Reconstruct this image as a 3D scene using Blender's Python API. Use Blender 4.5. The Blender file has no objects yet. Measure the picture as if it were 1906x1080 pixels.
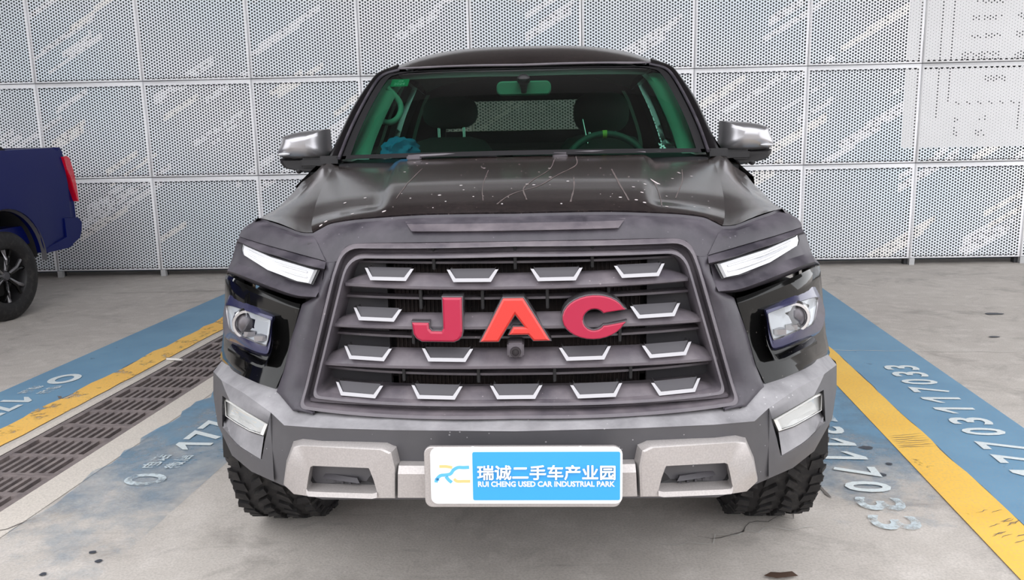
import bpy, bmesh, math, random
import numpy as np
from mathutils import Vector, Matrix
R = math.radians
S = bpy.context.scene
COL = S.collection
random.seed(7)

# ---------------------------------------------------------------- camera
cd = bpy.data.cameras.new('camera'); cam = bpy.data.objects.new('camera', cd); COL.objects.link(cam)
cd.sensor_fit = 'HORIZONTAL'; cd.sensor_width = 36.0; cd.lens = 36.0 * 1560.0 / 1906.0
cd.clip_start = 0.05; cd.clip_end = 200
rx, ux, fx = ((0.9993006, 0.0313740, -0.0203442), (0.0142031, 0.1848163, 0.9826705), (-0.0345903, 0.9822722, -0.1842414))
m = Matrix.Identity(4)
for i in range(3):
    m[i][0], m[i][1], m[i][2] = rx[i], ux[i], -fx[i]
m[0][3], m[1][3], m[2][3] = 0.066, -1.95, 1.36
cam.matrix_world = m
S.camera = cam
# ---------------------------------------------------------------- sky, lights, exposure
S.view_settings.view_transform = 'Standard'; S.view_settings.look = 'None'
S.view_settings.gamma = 1.0; S.view_settings.use_curve_mapping = False
S.view_settings.exposure = 0.5
w = bpy.data.worlds.new('overcast_sky'); S.world = w; w.use_nodes = True
nt = w.node_tree; bg = nt.nodes['Background']
bg.inputs[0].default_value = (0.97, 0.98, 1.0, 1); bg.inputs[1].default_value = 2.0
S.cycles.max_bounces = 8; S.cycles.transparent_max_bounces = 12
S.cycles.sample_clamp_indirect = 4.0

# ---------------------------------------------------------------- helpers
def empty(name, loc=(0, 0, 0), rz=0.0, parent=None):
    o = bpy.data.objects.new(name, None); COL.objects.link(o)
    o.location = loc; o.rotation_euler = (0, 0, rz); o.empty_display_size = 0.2
    if parent: o.parent = parent
    return o
def tag(o, label, cat, group=None):
    o['label'] = label; o['category'] = cat
    if group: o['group'] = group
    return o
def link(name, me, mat=None, parent=None, smooth=None):
    o = bpy.data.objects.new(name, me); COL.objects.link(o)
    if mat is not None:
        for mm in (mat if isinstance(mat, (list, tuple)) else [mat]): me.materials.append(mm)
    if parent: o.parent = parent
    if smooth is not None:
        for p in me.polygons: p.use_smooth = True
        me.set_sharp_from_angle(angle=R(smooth))
    return o
def from_bm(name, bm, mat=None, parent=None, smooth=30):
    me = bpy.data.meshes.new(name); bm.to_mesh(me); bm.free()
    return link(name, me, mat, parent, smooth)
def pydata(name, v, f, mat=None, parent=None, smooth=None):
    me = bpy.data.meshes.new(name); me.from_pydata(v, [], f); me.update()
    return link(name, me, mat, parent, smooth)
def refine(pts, k, smooth=True):
    pts = [Vector(p) for p in pts]
    if k <= 1: return pts
    out = []; n = len(pts)
    for i in range(n - 1):
        p1, p2 = pts[i], pts[i + 1]
        p0 = pts[i - 1] if i > 0 else p1 * 2 - p2
        p3 = pts[i + 2] if i + 2 < n else p2 * 2 - p1
        for j in range(k):
            t = j / k
            if smooth:
                # centripetal-ish Catmull-Rom
                out.append(0.5 * ((2 * p1) + (p2 - p0) * t + (2 * p0 - 5 * p1 + 4 * p2 - p3) * t * t + (3 * p1 - p0 - 3 * p2 + p3) * t ** 3))
            else: out.append(p1.lerp(p2, t))
    out.append(pts[-1]); return out
def grid(rows, ku=1, kv=1, su=True, sv=True):
    rows = [refine(r, ku, su) for r in rows]
    cols = [refine([r[i] for r in rows], kv, sv) for i in range(len(rows[0]))]
    return [[c[j] for c in cols] for j in range(len(cols[0]))]
def add_grid(bm, g, closed=False):
    vs = [[bm.verts.new(p) for p in r] for r in g]
    n = len(g[0])
    for a, b in zip(vs[:-1], vs[1:]):
        for i in range(n if closed else n - 1):
            j = (i + 1) % n
            try: bm.faces.new((a[i], a[j], b[j], b[i]))
            except ValueError: pass
def orient(bm, out):
    bmesh.ops.remove_doubles(bm, verts=bm.verts, dist=2e-4)
    bmesh.ops.recalc_face_normals(bm, faces=bm.faces)
    bm.normal_update()
    o = Vector(out)
    if sum(f.normal.dot(o) * f.calc_area() for f in bm.faces) < 0:
        bmesh.ops.reverse_faces(bm, faces=bm.faces)
def panel(name, grids, mat, parent, mirror=True, out=(0, -1, 0.4), thick=0.0, smooth=30, side=1, closed=False):
    bm = bmesh.new()
    for g in grids:
        gs = [[Vector((side * p[0], p[1], p[2])) for p in r] for r in g]
        add_grid(bm, gs, closed)
        if mirror: add_grid(bm, [[Vector((-p[0], p[1], p[2])) for p in r] for r in gs], closed)
    orient(bm, out)
    if thick:
        bm.verts.ensure_lookup_table()
        src = list(bm.faces); bn = {v: v.normal.copy() for v in bm.verts}
        mp = {v: bm.verts.new(v.co - bn[v] * thick) for v in list(bm.verts)}
        edges = [e for e in bm.edges if len(e.link_faces) == 1]
        for f in src: bm.faces.new([mp[v] for v in reversed(f.verts)])
        for e in edges:
            a, b = e.verts
            l = e.link_loops[0]
            if l.vert is a: bm.faces.new((b, a, mp[a], mp[b]))
            else: bm.faces.new((a, b, mp[b], mp[a]))
        bm.normal_update()
    return from_bm(name, bm, mat, parent, smooth)
def box(bm, x0, x1, y0, y1, z0, z1):
    vs = [bm.verts.new(p) for p in ((x0, y0, z0), (x1, y0, z0), (x1, y1, z0), (x0, y1, z0), (x0, y0, z1), (x1, y0, z1), (x1, y1, z1), (x0, y1, z1))]
    for f in ((3, 2, 1, 0), (4, 5, 6, 7), (0, 1, 5, 4), (1, 2, 6, 5), (2, 3, 7, 6), (3, 0, 4, 7)): bm.faces.new([vs[i] for i in f])
def boxes(name, bl, mat, parent=None, bevel=0.0, smooth=30):
    bm = bmesh.new()
    for b in bl: box(bm, *b)
    if bevel: bmesh.ops.bevel(bm, geom=list(bm.edges), offset=bevel, segments=2, affect='EDGES', clamp_overlap=True)
    return from_bm(name, bm, mat, parent, smooth)
def tube(bm, pts, r, n=8, cap=True):
    pts = [Vector(p) for p in pts]; rings = []
    up = Vector((0, 0, 1))
    for i, p in enumerate(pts):
        t = (pts[min(i + 1, len(pts) - 1)] - pts[max(i - 1, 0)]).normalized()
        a = t.cross(up)
        if a.length < 1e-3: a = t.cross(Vector((1, 0, 0)))
        a.normalize(); b = a.cross(t)
        rr = r[i] if isinstance(r, (list, tuple)) else r
        rings.append([bm.verts.new(p + a * math.cos(k * 2 * math.pi / n) * rr + b * math.sin(k * 2 * math.pi / n) * rr) for k in range(n)])
    for A, B in zip(rings[:-1], rings[1:]):
        for k in range(n): bm.faces.new((A[k], A[(k + 1) % n], B[(k + 1) % n], B[k]))
    if cap:
        bm.faces.new(list(reversed(rings[0]))); bm.faces.new(rings[-1])
def lathe(bm, prof, axis='X', c=(0, 0, 0), n=32, a0=0.0, a1=2 * math.pi):
    # prof: list of (axial, radius)
    full = abs(a1 - a0 - 2 * math.pi) < 1e-6
    m_ = n if full else n + 1; rings = []
    for k in range(m_):
        a = a0 + (a1 - a0) * k / n; ring = []
        for ax, r in prof:
            u, v = r * math.cos(a), r * math.sin(a)
            p = (ax, u, v) if axis == 'X' else ((u, ax, v) if axis == 'Y' else (u, v, ax))
            ring.append(bm.verts.new(Vector(p) + Vector(c)))
        rings.append(ring)
    for k in range(n):
        A, B = rings[k], rings[(k + 1) % m_]
        for i in range(len(prof) - 1):
            try: bm.faces.new((A[i], A[i + 1], B[i + 1], B[i]))
            except ValueError: pass
    bmesh.ops.remove_doubles(bm, verts=bm.verts, dist=1e-5)
def prism(bm, poly, y0, y1, bevel=0.0, yf=None):
    # poly: list of (x, z), front face at y0 facing -Y
    f = [bm.verts.new((x, y0 + (yf(x, z) if yf else 0), z)) for x, z in poly]
    b = [bm.verts.new((x, y1 + (yf(x, z) if yf else 0), z)) for x, z in poly]
    n = len(poly)
    ff = bm.faces.new(f); bm.faces.new(list(reversed(b)))
    for i in range(n): bm.faces.new((f[i], b[i], b[(i + 1) % n], f[(i + 1) % n]))
    bmesh.ops.recalc_face_normals(bm, faces=bm.faces)
    if bevel:
        ed = [e for e in ff.edges]
        bmesh.ops.bevel(bm, geom=ed, offset=bevel, segments=1, affect='EDGES', clamp_overlap=True)
    big = [q for q in bm.faces if len(q.verts) > 4]
    bmesh.ops.triangulate(bm, faces=big)
def strip_loops(bm, loops, cap=False):
    # connect successive closed loops of equal length
    vs = [[bm.verts.new(p) for p in l] for l in loops]
    n = len(vs[0])
    for a, b in zip(vs[:-1], vs[1:]):
        for i in range(n): bm.faces.new((a[i], a[(i + 1) % n], b[(i + 1) % n], b[i]))
    if cap: bm.faces.new(vs[-1])
def mir(l, s): return [Vector((s * p[0], p[1], p[2])) for p in l]
def off(l, dy, dz=0.0): return [Vector((p[0], p[1] + dy, p[2] + dz)) for p in l]
def centroid(l):
    c = Vector((0, 0, 0))
    for p in l: c += Vector(p)
    return c / len(l)
def shrink(l, k, dy=0.0):
    c = centroid(l); return [Vector(p).lerp(c, k) + Vector((0, dy, 0)) for p in l]
_tc = {}
def text_mesh(name, body, size, mat, parent, bold=0.0, extrude=0.001, align='CENTER', width=None):
    key = (body, size, bold, extrude, align, width)
    if key not in _tc:
        cu = bpy.data.curves.new(name, 'FONT'); cu.body = body; cu.size = size; cu.extrude = extrude
        cu.offset = bold; cu.align_x = align; cu.align_y = 'CENTER'; cu.resolution_u = 3
        o = bpy.data.objects.new(name, cu); COL.objects.link(o)
        bpy.context.view_layer.update()
        dg = bpy.context.evaluated_depsgraph_get()
        me = bpy.data.meshes.new_from_object(o.evaluated_get(dg))
        bpy.data.objects.remove(o); bpy.data.curves.remove(cu)
        xs = [v.co.x for v in me.vertices]; ys = [v.co.y for v in me.vertices]
        if width:
            cx = (min(xs) + max(xs)) / 2; cy = (min(ys) + max(ys)) / 2
            kx = width[0] / max(1e-6, max(xs) - min(xs)); ky = width[1] / max(1e-6, max(ys) - min(ys))
            for v in me.vertices: v.co.x = (v.co.x - cx) * kx; v.co.y = (v.co.y - cy) * ky
        me.materials.clear(); me.name = name; me.materials.append(mat); _tc[key] = me
    return link(name, _tc[key], None, parent)

# ---------------------------------------------------------------- materials
def principled(name, color, rough=0.5, metal=0.0, **kw):
    mt = bpy.data.materials.new(name); mt.use_nodes = True
    b = mt.node_tree.nodes['Principled BSDF']
    b.inputs['Base Color'].default_value = (*color, 1); b.inputs['Roughness'].default_value = rough; b.inputs['Metallic'].default_value = metal
    for k, v in kw.items(): b.inputs[k.replace('_', ' ')].default_value = v
    return mt
def N(mt, t, **kw):
    n = mt.node_tree.nodes.new(t)
    for k, v in kw.items(): setattr(n, k, v)
    return n
def lk(mt, a, b): mt.node_tree.links.new(a, b)
def tex(mt, scale, detail=4.0, rough=0.6, coord='Object', dist=0.0, mapping=None):
    tc = N(mt, 'ShaderNodeTexCoord'); n = N(mt, 'ShaderNodeTexNoise')
    n.inputs['Scale'].default_value = scale; n.inputs['Detail'].default_value = detail; n.inputs['Roughness'].default_value = rough
    n.inputs['Distortion'].default_value = dist
    src = tc.outputs[coord]
    if mapping:
        mp = N(mt, 'ShaderNodeMapping'); mp.inputs['Scale'].default_value = mapping; lk(mt, src, mp.inputs[0]); src = mp.outputs[0]
    lk(mt, src, n.inputs['Vector']); return n
def ramp(mt, src, p0, p1, c0=(0, 0, 0, 1), c1=(1, 1, 1, 1)):
    r = N(mt, 'ShaderNodeValToRGB'); e = r.color_ramp.elements
    e[0].position, e[1].position = p0, p1; e[0].color, e[1].color = c0, c1
    lk(mt, src, r.inputs[0]); return r
def mixc(mt, fac, a, b):
    n = N(mt, 'ShaderNodeMix', data_type='RGBA')
    for s, v in ((n.inputs[0], fac), (n.inputs[6], a), (n.inputs[7], b)):
        if hasattr(v, 'is_output'): lk(mt, v, s)
        else: s.default_value = v if not isinstance(v, tuple) else (*v[:3], 1)
    return n.outputs[2]
def math_(mt, op, a, b=None):
    n = N(mt, 'ShaderNodeMath', operation=op, use_clamp=True)
    for i, v in enumerate((a, b)):
        if v is None: continue
        if hasattr(v, 'is_output'): lk(mt, v, n.inputs[i])
        else: n.inputs[i].default_value = v
    return n.outputs[0]
def bump(mt, src, strength, dist=0.01):
    b = N(mt, 'ShaderNodeBump'); b.inputs['Strength'].default_value = strength; b.inputs['Distance'].default_value = dist
    lk(mt, src, b.inputs['Height']); lk(mt, b.outputs[0], mt.node_tree.nodes['Principled BSDF'].inputs['Normal'])
def dust_toplight(mt, base, dust, lo, hi, rough0, rough1, up=0.0, scale=9.0, speck=True):
    """dust settled on a surface: cloudy film plus specks, thicker on faces that look up; paints top light on bumper and grille"""
    b = mt.node_tree.nodes['Principled BSDF']
    n1 = tex(mt, scale, 6, 0.65); f = ramp(mt, n1.outputs[0], lo, hi).outputs[0]
    if up:
        g = N(mt, 'ShaderNodeNewGeometry'); sx = N(mt, 'ShaderNodeSeparateXYZ'); lk(mt, g.outputs['Normal'], sx.inputs[0])
        u = N(mt, 'ShaderNodeMapRange'); u.inputs[1].default_value = 0.55; u.inputs[2].default_value = 1.0; u.inputs[3].default_value = 1 - up; u.inputs[4].default_value = 1.0
        lk(mt, sx.outputs[2], u.inputs[0]); f = math_(mt, 'MULTIPLY', f, u.outputs[0])
    if speck:
        v = N(mt, 'ShaderNodeTexVoronoi'); v.inputs['Scale'].default_value = 42.0; tc = N(mt, 'ShaderNodeTexCoord'); lk(mt, tc.outputs['Object'], v.inputs['Vector'])
        n2 = tex(mt, 5.0, 2); s = math_(mt, 'LESS_THAN', v.outputs['Distance'], math_(mt, 'MINIMUM', math_(mt, 'MULTIPLY', math_(mt, 'SUBTRACT', n2.outputs[0], 0.42), 0.6), 0.10))
        f = math_(mt, 'ADD', f, math_(mt, 'MULTIPLY', s, 0.55))
    lk(mt, mixc(mt, f, base, dust), b.inputs['Base Color'])
    mr = N(mt, 'ShaderNodeMapRange'); mr.inputs[3].default_value = rough0; mr.inputs[4].default_value = rough1
    lk(mt, f, mr.inputs[0]); lk(mt, mr.outputs[0], b.inputs['Roughness'])
    return f

M = {}
def paint(name, base, dust, film, speck):
    """lacquer under a thin even film of fine dust, with dried grit"""
    mt = principled(name, base, 0.2, 0.0, Coat_Weight=0.5, Coat_Roughness=0.12)
    b = mt.node_tree.nodes['Principled BSDF']
    n1 = tex(mt, 95.0, 4, 0.7); n2 = tex(mt, 3.5, 3, 0.5)
    f = math_(mt, 'MULTIPLY', ramp(mt, n1.outputs[0], 0.40, 0.78).outputs[0], ramp(mt, n2.outputs[0], 0.2, 0.9, (0.4,) * 3 + (1,)).outputs[0])
    f = math_(mt, 'MULTIPLY', f, film)
    v = N(mt, 'ShaderNodeTexVoronoi'); v.inputs['Scale'].default_value = 70.0; tc = N(mt, 'ShaderNodeTexCoord'); lk(mt, tc.outputs['Object'], v.inputs['Vector'])
    sp = math_(mt, 'LESS_THAN', v.outputs['Distance'], math_(mt, 'MINIMUM', math_(mt, 'MULTIPLY', math_(mt, 'SUBTRACT', n2.outputs[0], 0.35), 0.5), 0.13))
    f = math_(mt, 'ADD', f, math_(mt, 'MULTIPLY', sp, speck))
    lk(mt, mixc(mt, f, base, dust), b.inputs['Base Color']); return mt
M['black_paint'] = paint('black_paint', (0.007, 0.005, 0.006), (0.22, 0.17, 0.16), 0.22, 0.4)
M['black_paint'].node_tree.nodes['Principled BSDF'].inputs['Sheen Weight'].default_value = 0.03
M['black_paint'].node_tree.nodes['Principled BSDF'].inputs['Sheen Tint'].default_value = (0.9, 0.72, 0.66, 1)
M['pillar_black'] = principled('pillar_black', (0.006, 0.005, 0.006), 0.3, 0.0, Specular_IOR_Level=0.35)
M['gloss_black'] = principled('gloss_black', (0.004, 0.004, 0.004), 0.07, 0.0, Specular_IOR_Level=0.33)
dust_toplight(M['gloss_black'], (0.004, 0.004, 0.004), (0.09, 0.08, 0.075), 0.6, 1.3, 0.07, 0.6, 0.0)
M['dark_plastic'] = principled('dark_plastic', (0.05, 0.045, 0.055), 0.55)
dust_toplight(M['dark_plastic'], (0.030, 0.026, 0.035), (0.17, 0.15, 0.175), 0.35, 1.3, 0.42, 0.8, 0.6)
M['bumper_plastic'] = principled('bumper_plastic', (0.09, 0.088, 0.095), 0.5)
dust_toplight(M['bumper_plastic'], (0.062, 0.060, 0.067), (0.47, 0.455, 0.475), -2.2, 1.2, 0.45, 0.75, 0.92)  # upward faces coloured lighter, standing in for overhead light as well as dust
M['bumper_plastic'].node_tree.nodes['Map Range'].inputs[1].default_value = 0.15; M['bumper_plastic'].node_tree.nodes['Map Range'].inputs[2].default_value = 0.74
M['slat_plastic'] = principled('slat_plastic', (0.05, 0.045, 0.055), 0.34)
dust_toplight(M['slat_plastic'], (0.082, 0.072, 0.086), (0.30, 0.26, 0.275), 0.3, 1.2, 0.32, 0.7, 0.6)
M['black_plastic'] = principled('black_plastic', (0.012, 0.011, 0.013), 0.55)
M['grille_dark'] = principled('grille_dark', (0.02, 0.015, 0.018), 0.6)
M['radiator'] = principled('radiator', (0.03, 0.018, 0.018), 0.7)
dust_toplight(M['radiator'], (0.02, 0.013, 0.014), (0.13, 0.09, 0.08), 0.4, 1.0, 0.6, 0.9, 0.0, 14.0)
M['shutter'] = principled('shutter', (0.06, 0.056, 0.064), 0.5)
M['chrome'] = principled('chrome', (0.75, 0.75, 0.78), 0.16, 1.0)
M['satin'] = principled('satin', (0.34, 0.33, 0.345), 0.36, 0.9)
M['silver'] = principled('silver_paint', (0.50, 0.47, 0.455), 0.38, 0.45)
n_ = tex(M['silver'], 220.0, 2); lk(M['silver'], mixc(M['silver'], ramp(M['silver'], n_.outputs[0], 0.35, 0.7).outputs[0], (0.40, 0.37, 0.365), (0.47, 0.44, 0.43)), M['silver'].node_tree.nodes['Principled BSDF'].inputs['Base Color'])
M['mirror_shell'] = principled('mirror_shell', (0.42, 0.41, 0.43), 0.30, 0.8)
M['red'] = principled('red_enamel', (0.36, 0.003, 0.038), 0.35, 0.0, Coat_Weight=0.35, Coat_Roughness=.1)
M['red_flared'] = principled('red_enamel_flared', (0.56, 0.030, 0.022), 0.35, 0.0, Coat_Weight=0.35, Coat_Roughness=.1)  # same red enamel; the flare's orange cast is put into the colour
M['rubber'] = principled('rubber', (0.012, 0.011, 0.012), 0.7)
n_ = tex(M['rubber'], 30, 4); lk(M['rubber'], mixc(M['rubber'], ramp(M['rubber'], n_.outputs[0], 0.5, 0.8).outputs[0], (0.009, 0.008, 0.009), (0.04, 0.036, 0.034)), M['rubber'].node_tree.nodes['Principled BSDF'].inputs['Base Color'])
M['rust'] = principled('rusty_iron', (0.11, 0.05, 0.03), 0.8)
n_ = tex(M['rust'], 25, 5); lk(M['rust'], mixc(M['rust'], n_.outputs[0], (0.05, 0.025, 0.018), (0.19, 0.08, 0.04)), M['rust'].node_tree.nodes['Principled BSDF'].inputs['Base Color'])
M['underbody'] = principled('underbody', (0.015, 0.014, 0.014), 0.8)
M['interior'] = principled('interior_dark', (0.012, 0.013, 0.014), 0.8)
M['dash'] = principled('dash_top', (0.028, 0.03, 0.03), 0.6)
M['seat'] = principled('seat_fabric', (0.03, 0.03, 0.03), 0.9)
M['trim_light'] = principled('trim_light', (0.60, 0.61, 0.60), 0.7)
M['headliner'] = principled('headliner', (0.30, 0.30, 0.29), 0.9)
M['blue_cloth'] = principled('blue_cloth', (0.04, 0.22, 0.60), 0.8)
M['blue_paint'] = principled('blue_paint', (0.002, 0.006, 0.085), 0.35, 0.0, Specular_IOR_Level=0.22)
M['red_lens'] = principled('red_lens', (0.55, 0.003, 0.02), 0.12, 0.0, Coat_Weight=1.0)
M['plate_white'] = principled('plate_white', (0.86, 0.86, 0.88), 0.3)
M['plate_blue'] = principled('plate_blue', (0.035, 0.32, 0.72), 0.3)
M['print_white'] = principled('print_white', (0.90, 0.90, 0.92), 0.35)
M['print_orange'] = principled('print_orange', (0.85, 0.50, 0.20), 0.4)
M['print_blue'] = principled('print_blue', (0.10, 0.42, 0.75), 0.4)
M['sticker'] = principled('sticker_green', (0.0, 0.45, 0.27), 0.4)
M['amber'] = principled('lamp_white', (0.85, 0.84, 0.82), 0.15)
M['bezel'] = principled('lamp_bezel', (0.035, 0.035, 0.085), 0.25, 0.2, Coat_Weight=0.4)
M['lamp_inner'] = principled('lamp_inner', (0.80, 0.82, 0.85), 0.3, 0.2)
M['drl'] = principled('drl_lens', (0.45, 0.45, 0.47), 0.2, 0.3, Coat_Weight=1.0)
M['yellow_mark'] = principled('yellow_mark', (0.75, 0.5, 0.1), 0.6)
M['leaf'] = principled('dry_leaf', (0.05, 0.025, 0.015), 0.8)
M['stick'] = principled('pale_stick', (0.75, 0.72, 0.68), 0.7)
M['iron'] = principled('drain_iron', (0.15, 0.12, 0.12), 0.7, 0.1)
n_ = tex(M['iron'], 16, 5); lk(M['iron'], mixc(M['iron'], ramp(M['iron'], n_.outputs[0], 0.35, 0.75).outputs[0], (0.17, 0.143, 0.143), (0.30, 0.25, 0.24)), M['iron'].node_tree.nodes['Principled BSDF'].inputs['Base Color'])
M['pit'] = principled('drain_pit', (0.03, 0.025, 0.025), 0.9)

def glass(name, tint, refl=1.0, rough=0.0, dust=0.0, ior=1.5):
    mt = bpy.data.materials.new(name); mt.use_nodes = True; t = mt.node_tree
    for n in list(t.nodes): t.nodes.remove(n)
    out = t.nodes.new('ShaderNodeOutputMaterial'); tr = t.nodes.new('ShaderNodeBsdfTransparent'); gl = t.nodes.new('ShaderNodeBsdfGlossy')
    tr.inputs[0].default_value = (*tint, 1); gl.inputs['Roughness'].default_value = rough; gl.inputs[0].default_value = (refl, refl, refl, 1)
    fr = t.nodes.new('ShaderNodeFresnel'); fr.inputs[0].default_value = ior
    mx = t.nodes.new('ShaderNodeMixShader'); t.links.new(fr.outputs[0], mx.inputs[0]); t.links.new(tr.outputs[0], mx.inputs[1]); t.links.new(gl.outputs[0], mx.inputs[2])
    last = mx.outputs[0]
    if dust:
        df = t.nodes.new('ShaderNodeBsdfDiffuse'); df.inputs[0].default_value = (0.35, 0.36, 0.34, 1)
        n = tex(mt, 6.0, 6, 0.7); r = ramp(mt, n.outputs[0], 0.35, 0.95, (dust * 0.15,) * 3 + (1,), (dust,) * 3 + (1,))
        m2 = t.nodes.new('ShaderNodeMixShader'); t.links.new(r.outputs[0], m2.inputs[0]); t.links.new(last, m2.inputs[1]); t.links.new(df.outputs[0], m2.inputs[2]); last = m2.outputs[0]
    t.links.new(last, out.inputs[0]); return mt
M['windshield'] = glass('windshield_glass', (0.26, 0.68, 0.48), 0.8, 0.0, 0.016)
M['side_glass'] = glass('side_glass', (0.55, 0.70, 0.62), 1.0)
M['rear_glass'] = glass('rear_privacy_glass', (0.40, 0.21, 0.22), 1.0)
M['privacy_glass'] = glass('side_privacy_glass', (0.30, 0.28, 0.27), 1.0)
M['clear'] = glass('clear_lens', (0.93, 0.94, 0.95), 1.0)

# ground -----------------------------------------------------------------
def concrete(name, c0, c1, c2, spots=True):
    mt = principled(name, c1, 0.85); b = mt.node_tree.nodes['Principled BSDF']
    n1 = tex(mt, 0.9, 7, 0.65); n2 = tex(mt, 7.0, 6, 0.7); n3 = tex(mt, 120.0, 3, 0.6)
    c = mixc(mt, ramp(mt, n1.outputs[0], 0.3, 0.72).outputs[0], c0, c1)
    c = mixc(mt, ramp(mt, n2.outputs[0], 0.48, 0.8).outputs[0], c, c2)
    c = mixc(mt, math_(mt, 'MULTIPLY', ramp(mt, n3.outputs[0], 0.4, 0.75).outputs[0], 0.35), c, (0.16, 0.145, 0.13))
    if spots:
        n4 = tex(mt, 2.3, 5, 0.75, dist=0.6); c = mixc(mt, math_(mt, 'MULTIPLY', ramp(mt, n4.outputs[0], 0.52, 0.80).outputs[0], 0.75), c, (0.20, 0.18, 0.165))
        n5 = tex(mt, 5.0, 3, 0.6, mapping=(0.35, 3.0, 1)); c = mixc(mt, math_(mt, 'MULTIPLY', ramp(mt, n5.outputs[0], 0.62, 0.75).outputs[0], 0.35), c, (0.17, 0.155, 0.145))
    lk(mt, c, b.inputs['Base Color']); bump(mt, n3.outputs[0], 0.25, 0.004); return mt
M['concrete'] = concrete('concrete_floor', (0.46, 0.42, 0.39), (0.57, 0.525, 0.485), (0.65, 0.60, 0.565))
M['kerb'] = concrete('kerb_concrete', (0.60, 0.55, 0.50), (0.68, 0.62, 0.56), (0.62, 0.56, 0.51), False)
M['dark_concrete'] = concrete('ceiling_concrete', (0.07, 0.068, 0.07), (0.09, 0.088, 0.09), (0.08, 0.078, 0.08), False)
def road_paint(name, c0, c1, wear0, wear1, grad=None, scale=6.0):
    """worn paint: opaque paint that breaks up into bare concrete; grad=(y0,y1) wears away towards y0 along the strip"""
    mt = principled(name, c0, 0.75); t = mt.node_tree; b = t.nodes['Principled BSDF']
    n1 = tex(mt, scale, 7, 0.72); n2 = tex(mt, 2.2, 4); n3 = tex(mt, 90, 2)
    c = mixc(mt, ramp(mt, n2.outputs[0], 0.3, 0.7).outputs[0], c0, c1)
    c = mixc(mt, math_(mt, 'MULTIPLY', ramp(mt, n3.outputs[0], 0.45, 0.7).outputs[0], 0.25), c, (0.3, 0.29, 0.28))
    lk(mt, c, b.inputs['Base Color'])
    f = n1.outputs[0]
    if grad:
        tc = N(mt, 'ShaderNodeTexCoord'); sp = N(mt, 'ShaderNodeSeparateXYZ'); lk(mt, tc.outputs['Object'], sp.inputs[0])
        mr = N(mt, 'ShaderNodeMapRange'); mr.inputs[1].default_value = grad[0]; mr.inputs[2].default_value = grad[1]; mr.inputs[3].default_value = -grad[2]; mr.inputs[4].default_value = 0.25
        lk(mt, sp.outputs[1], mr.inputs[0]); ad = N(mt, 'ShaderNodeMath', operation='ADD'); lk(mt, f, ad.inputs[0]); lk(mt, mr.outputs[0], ad.inputs[1]); f = ad.outputs[0]
    a = ramp(mt, f, wear0, wear1).outputs[0]
    if len(grad or ()) > 3: a = math_(mt, 'MULTIPLY', a, grad[3])
    lk(mt, a, b.inputs['Alpha']); return mt
BL0, BL1 = (0.125, 0.26, 0.40), (0.16, 0.315, 0.46)
M['blue_road'] = road_paint('blue_road_paint', BL0, BL1, 0.26, 0.34)
M['blue_worn'] = road_paint('blue_worn_paint', BL0, BL1, 0.36, 0.85, (0.4, 1.9, 0.14, 0.88), 3.0)
M['yellow_road'] = road_paint('yellow_road_paint', (0.80, 0.46, 0.065), (0.88, 0.55, 0.10), 0.27, 0.36)
M['yellow_worn'] = road_paint('yellow_worn_paint', (0.84, 0.47, 0.09), (0.90, 0.55, 0.13), 0.36, 0.46, None, 9.0)
M['blue_worn_right'] = road_paint('blue_worn_paint_right', BL0, BL1, 0.36, 0.80, (0.8, 1.9, 0.22, 0.92), 3.2)
M['white_road'] = road_paint('white_road_paint', (0.62, 0.68, 0.70), (0.70, 0.75, 0.76), 0.25, 0.33)
M['white_worn'] = road_paint('white_worn_paint', (0.52, 0.60, 0.65), (0.60, 0.67, 0.70), 0.38, 0.55, None, 14.0)

# perforated screen: printed tint per vertex
mt = principled('perforated_metal', (0.7, 0.7, 0.72), 0.45); M['perf'] = mt
at = N(mt, 'ShaderNodeVertexColor', layer_name='print'); n_ = tex(mt, 1.1, 5, 0.7)
lk(mt, mixc(mt, math_(mt, 'MULTIPLY', ramp(mt, n_.outputs[0], 0.45, 0.8).outputs[0], 0.18), at.outputs[0], (0.45, 0.44, 0.45)), mt.node_tree.nodes['Principled BSDF'].inputs['Base Color'])
M['backing'] = principled('screen_backing', (0.10, 0.125, 0.15), 0.9)
n_ = tex(M['backing'], 1.3, 3); lk(M['backing'], mixc(M['backing'], n_.outputs[0], (0.055, 0.066, 0.08), (0.105, 0.125, 0.145)), M['backing'].node_tree.nodes['Principled BSDF'].inputs['Base Color'])
M['steel'] = principled('steel_post', (0.5, 0.5, 0.51), 0.5, 0.3)
M['carrier'] = principled('carrier_steel', (0.05, 0.05, 0.055), 0.6)

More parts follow.
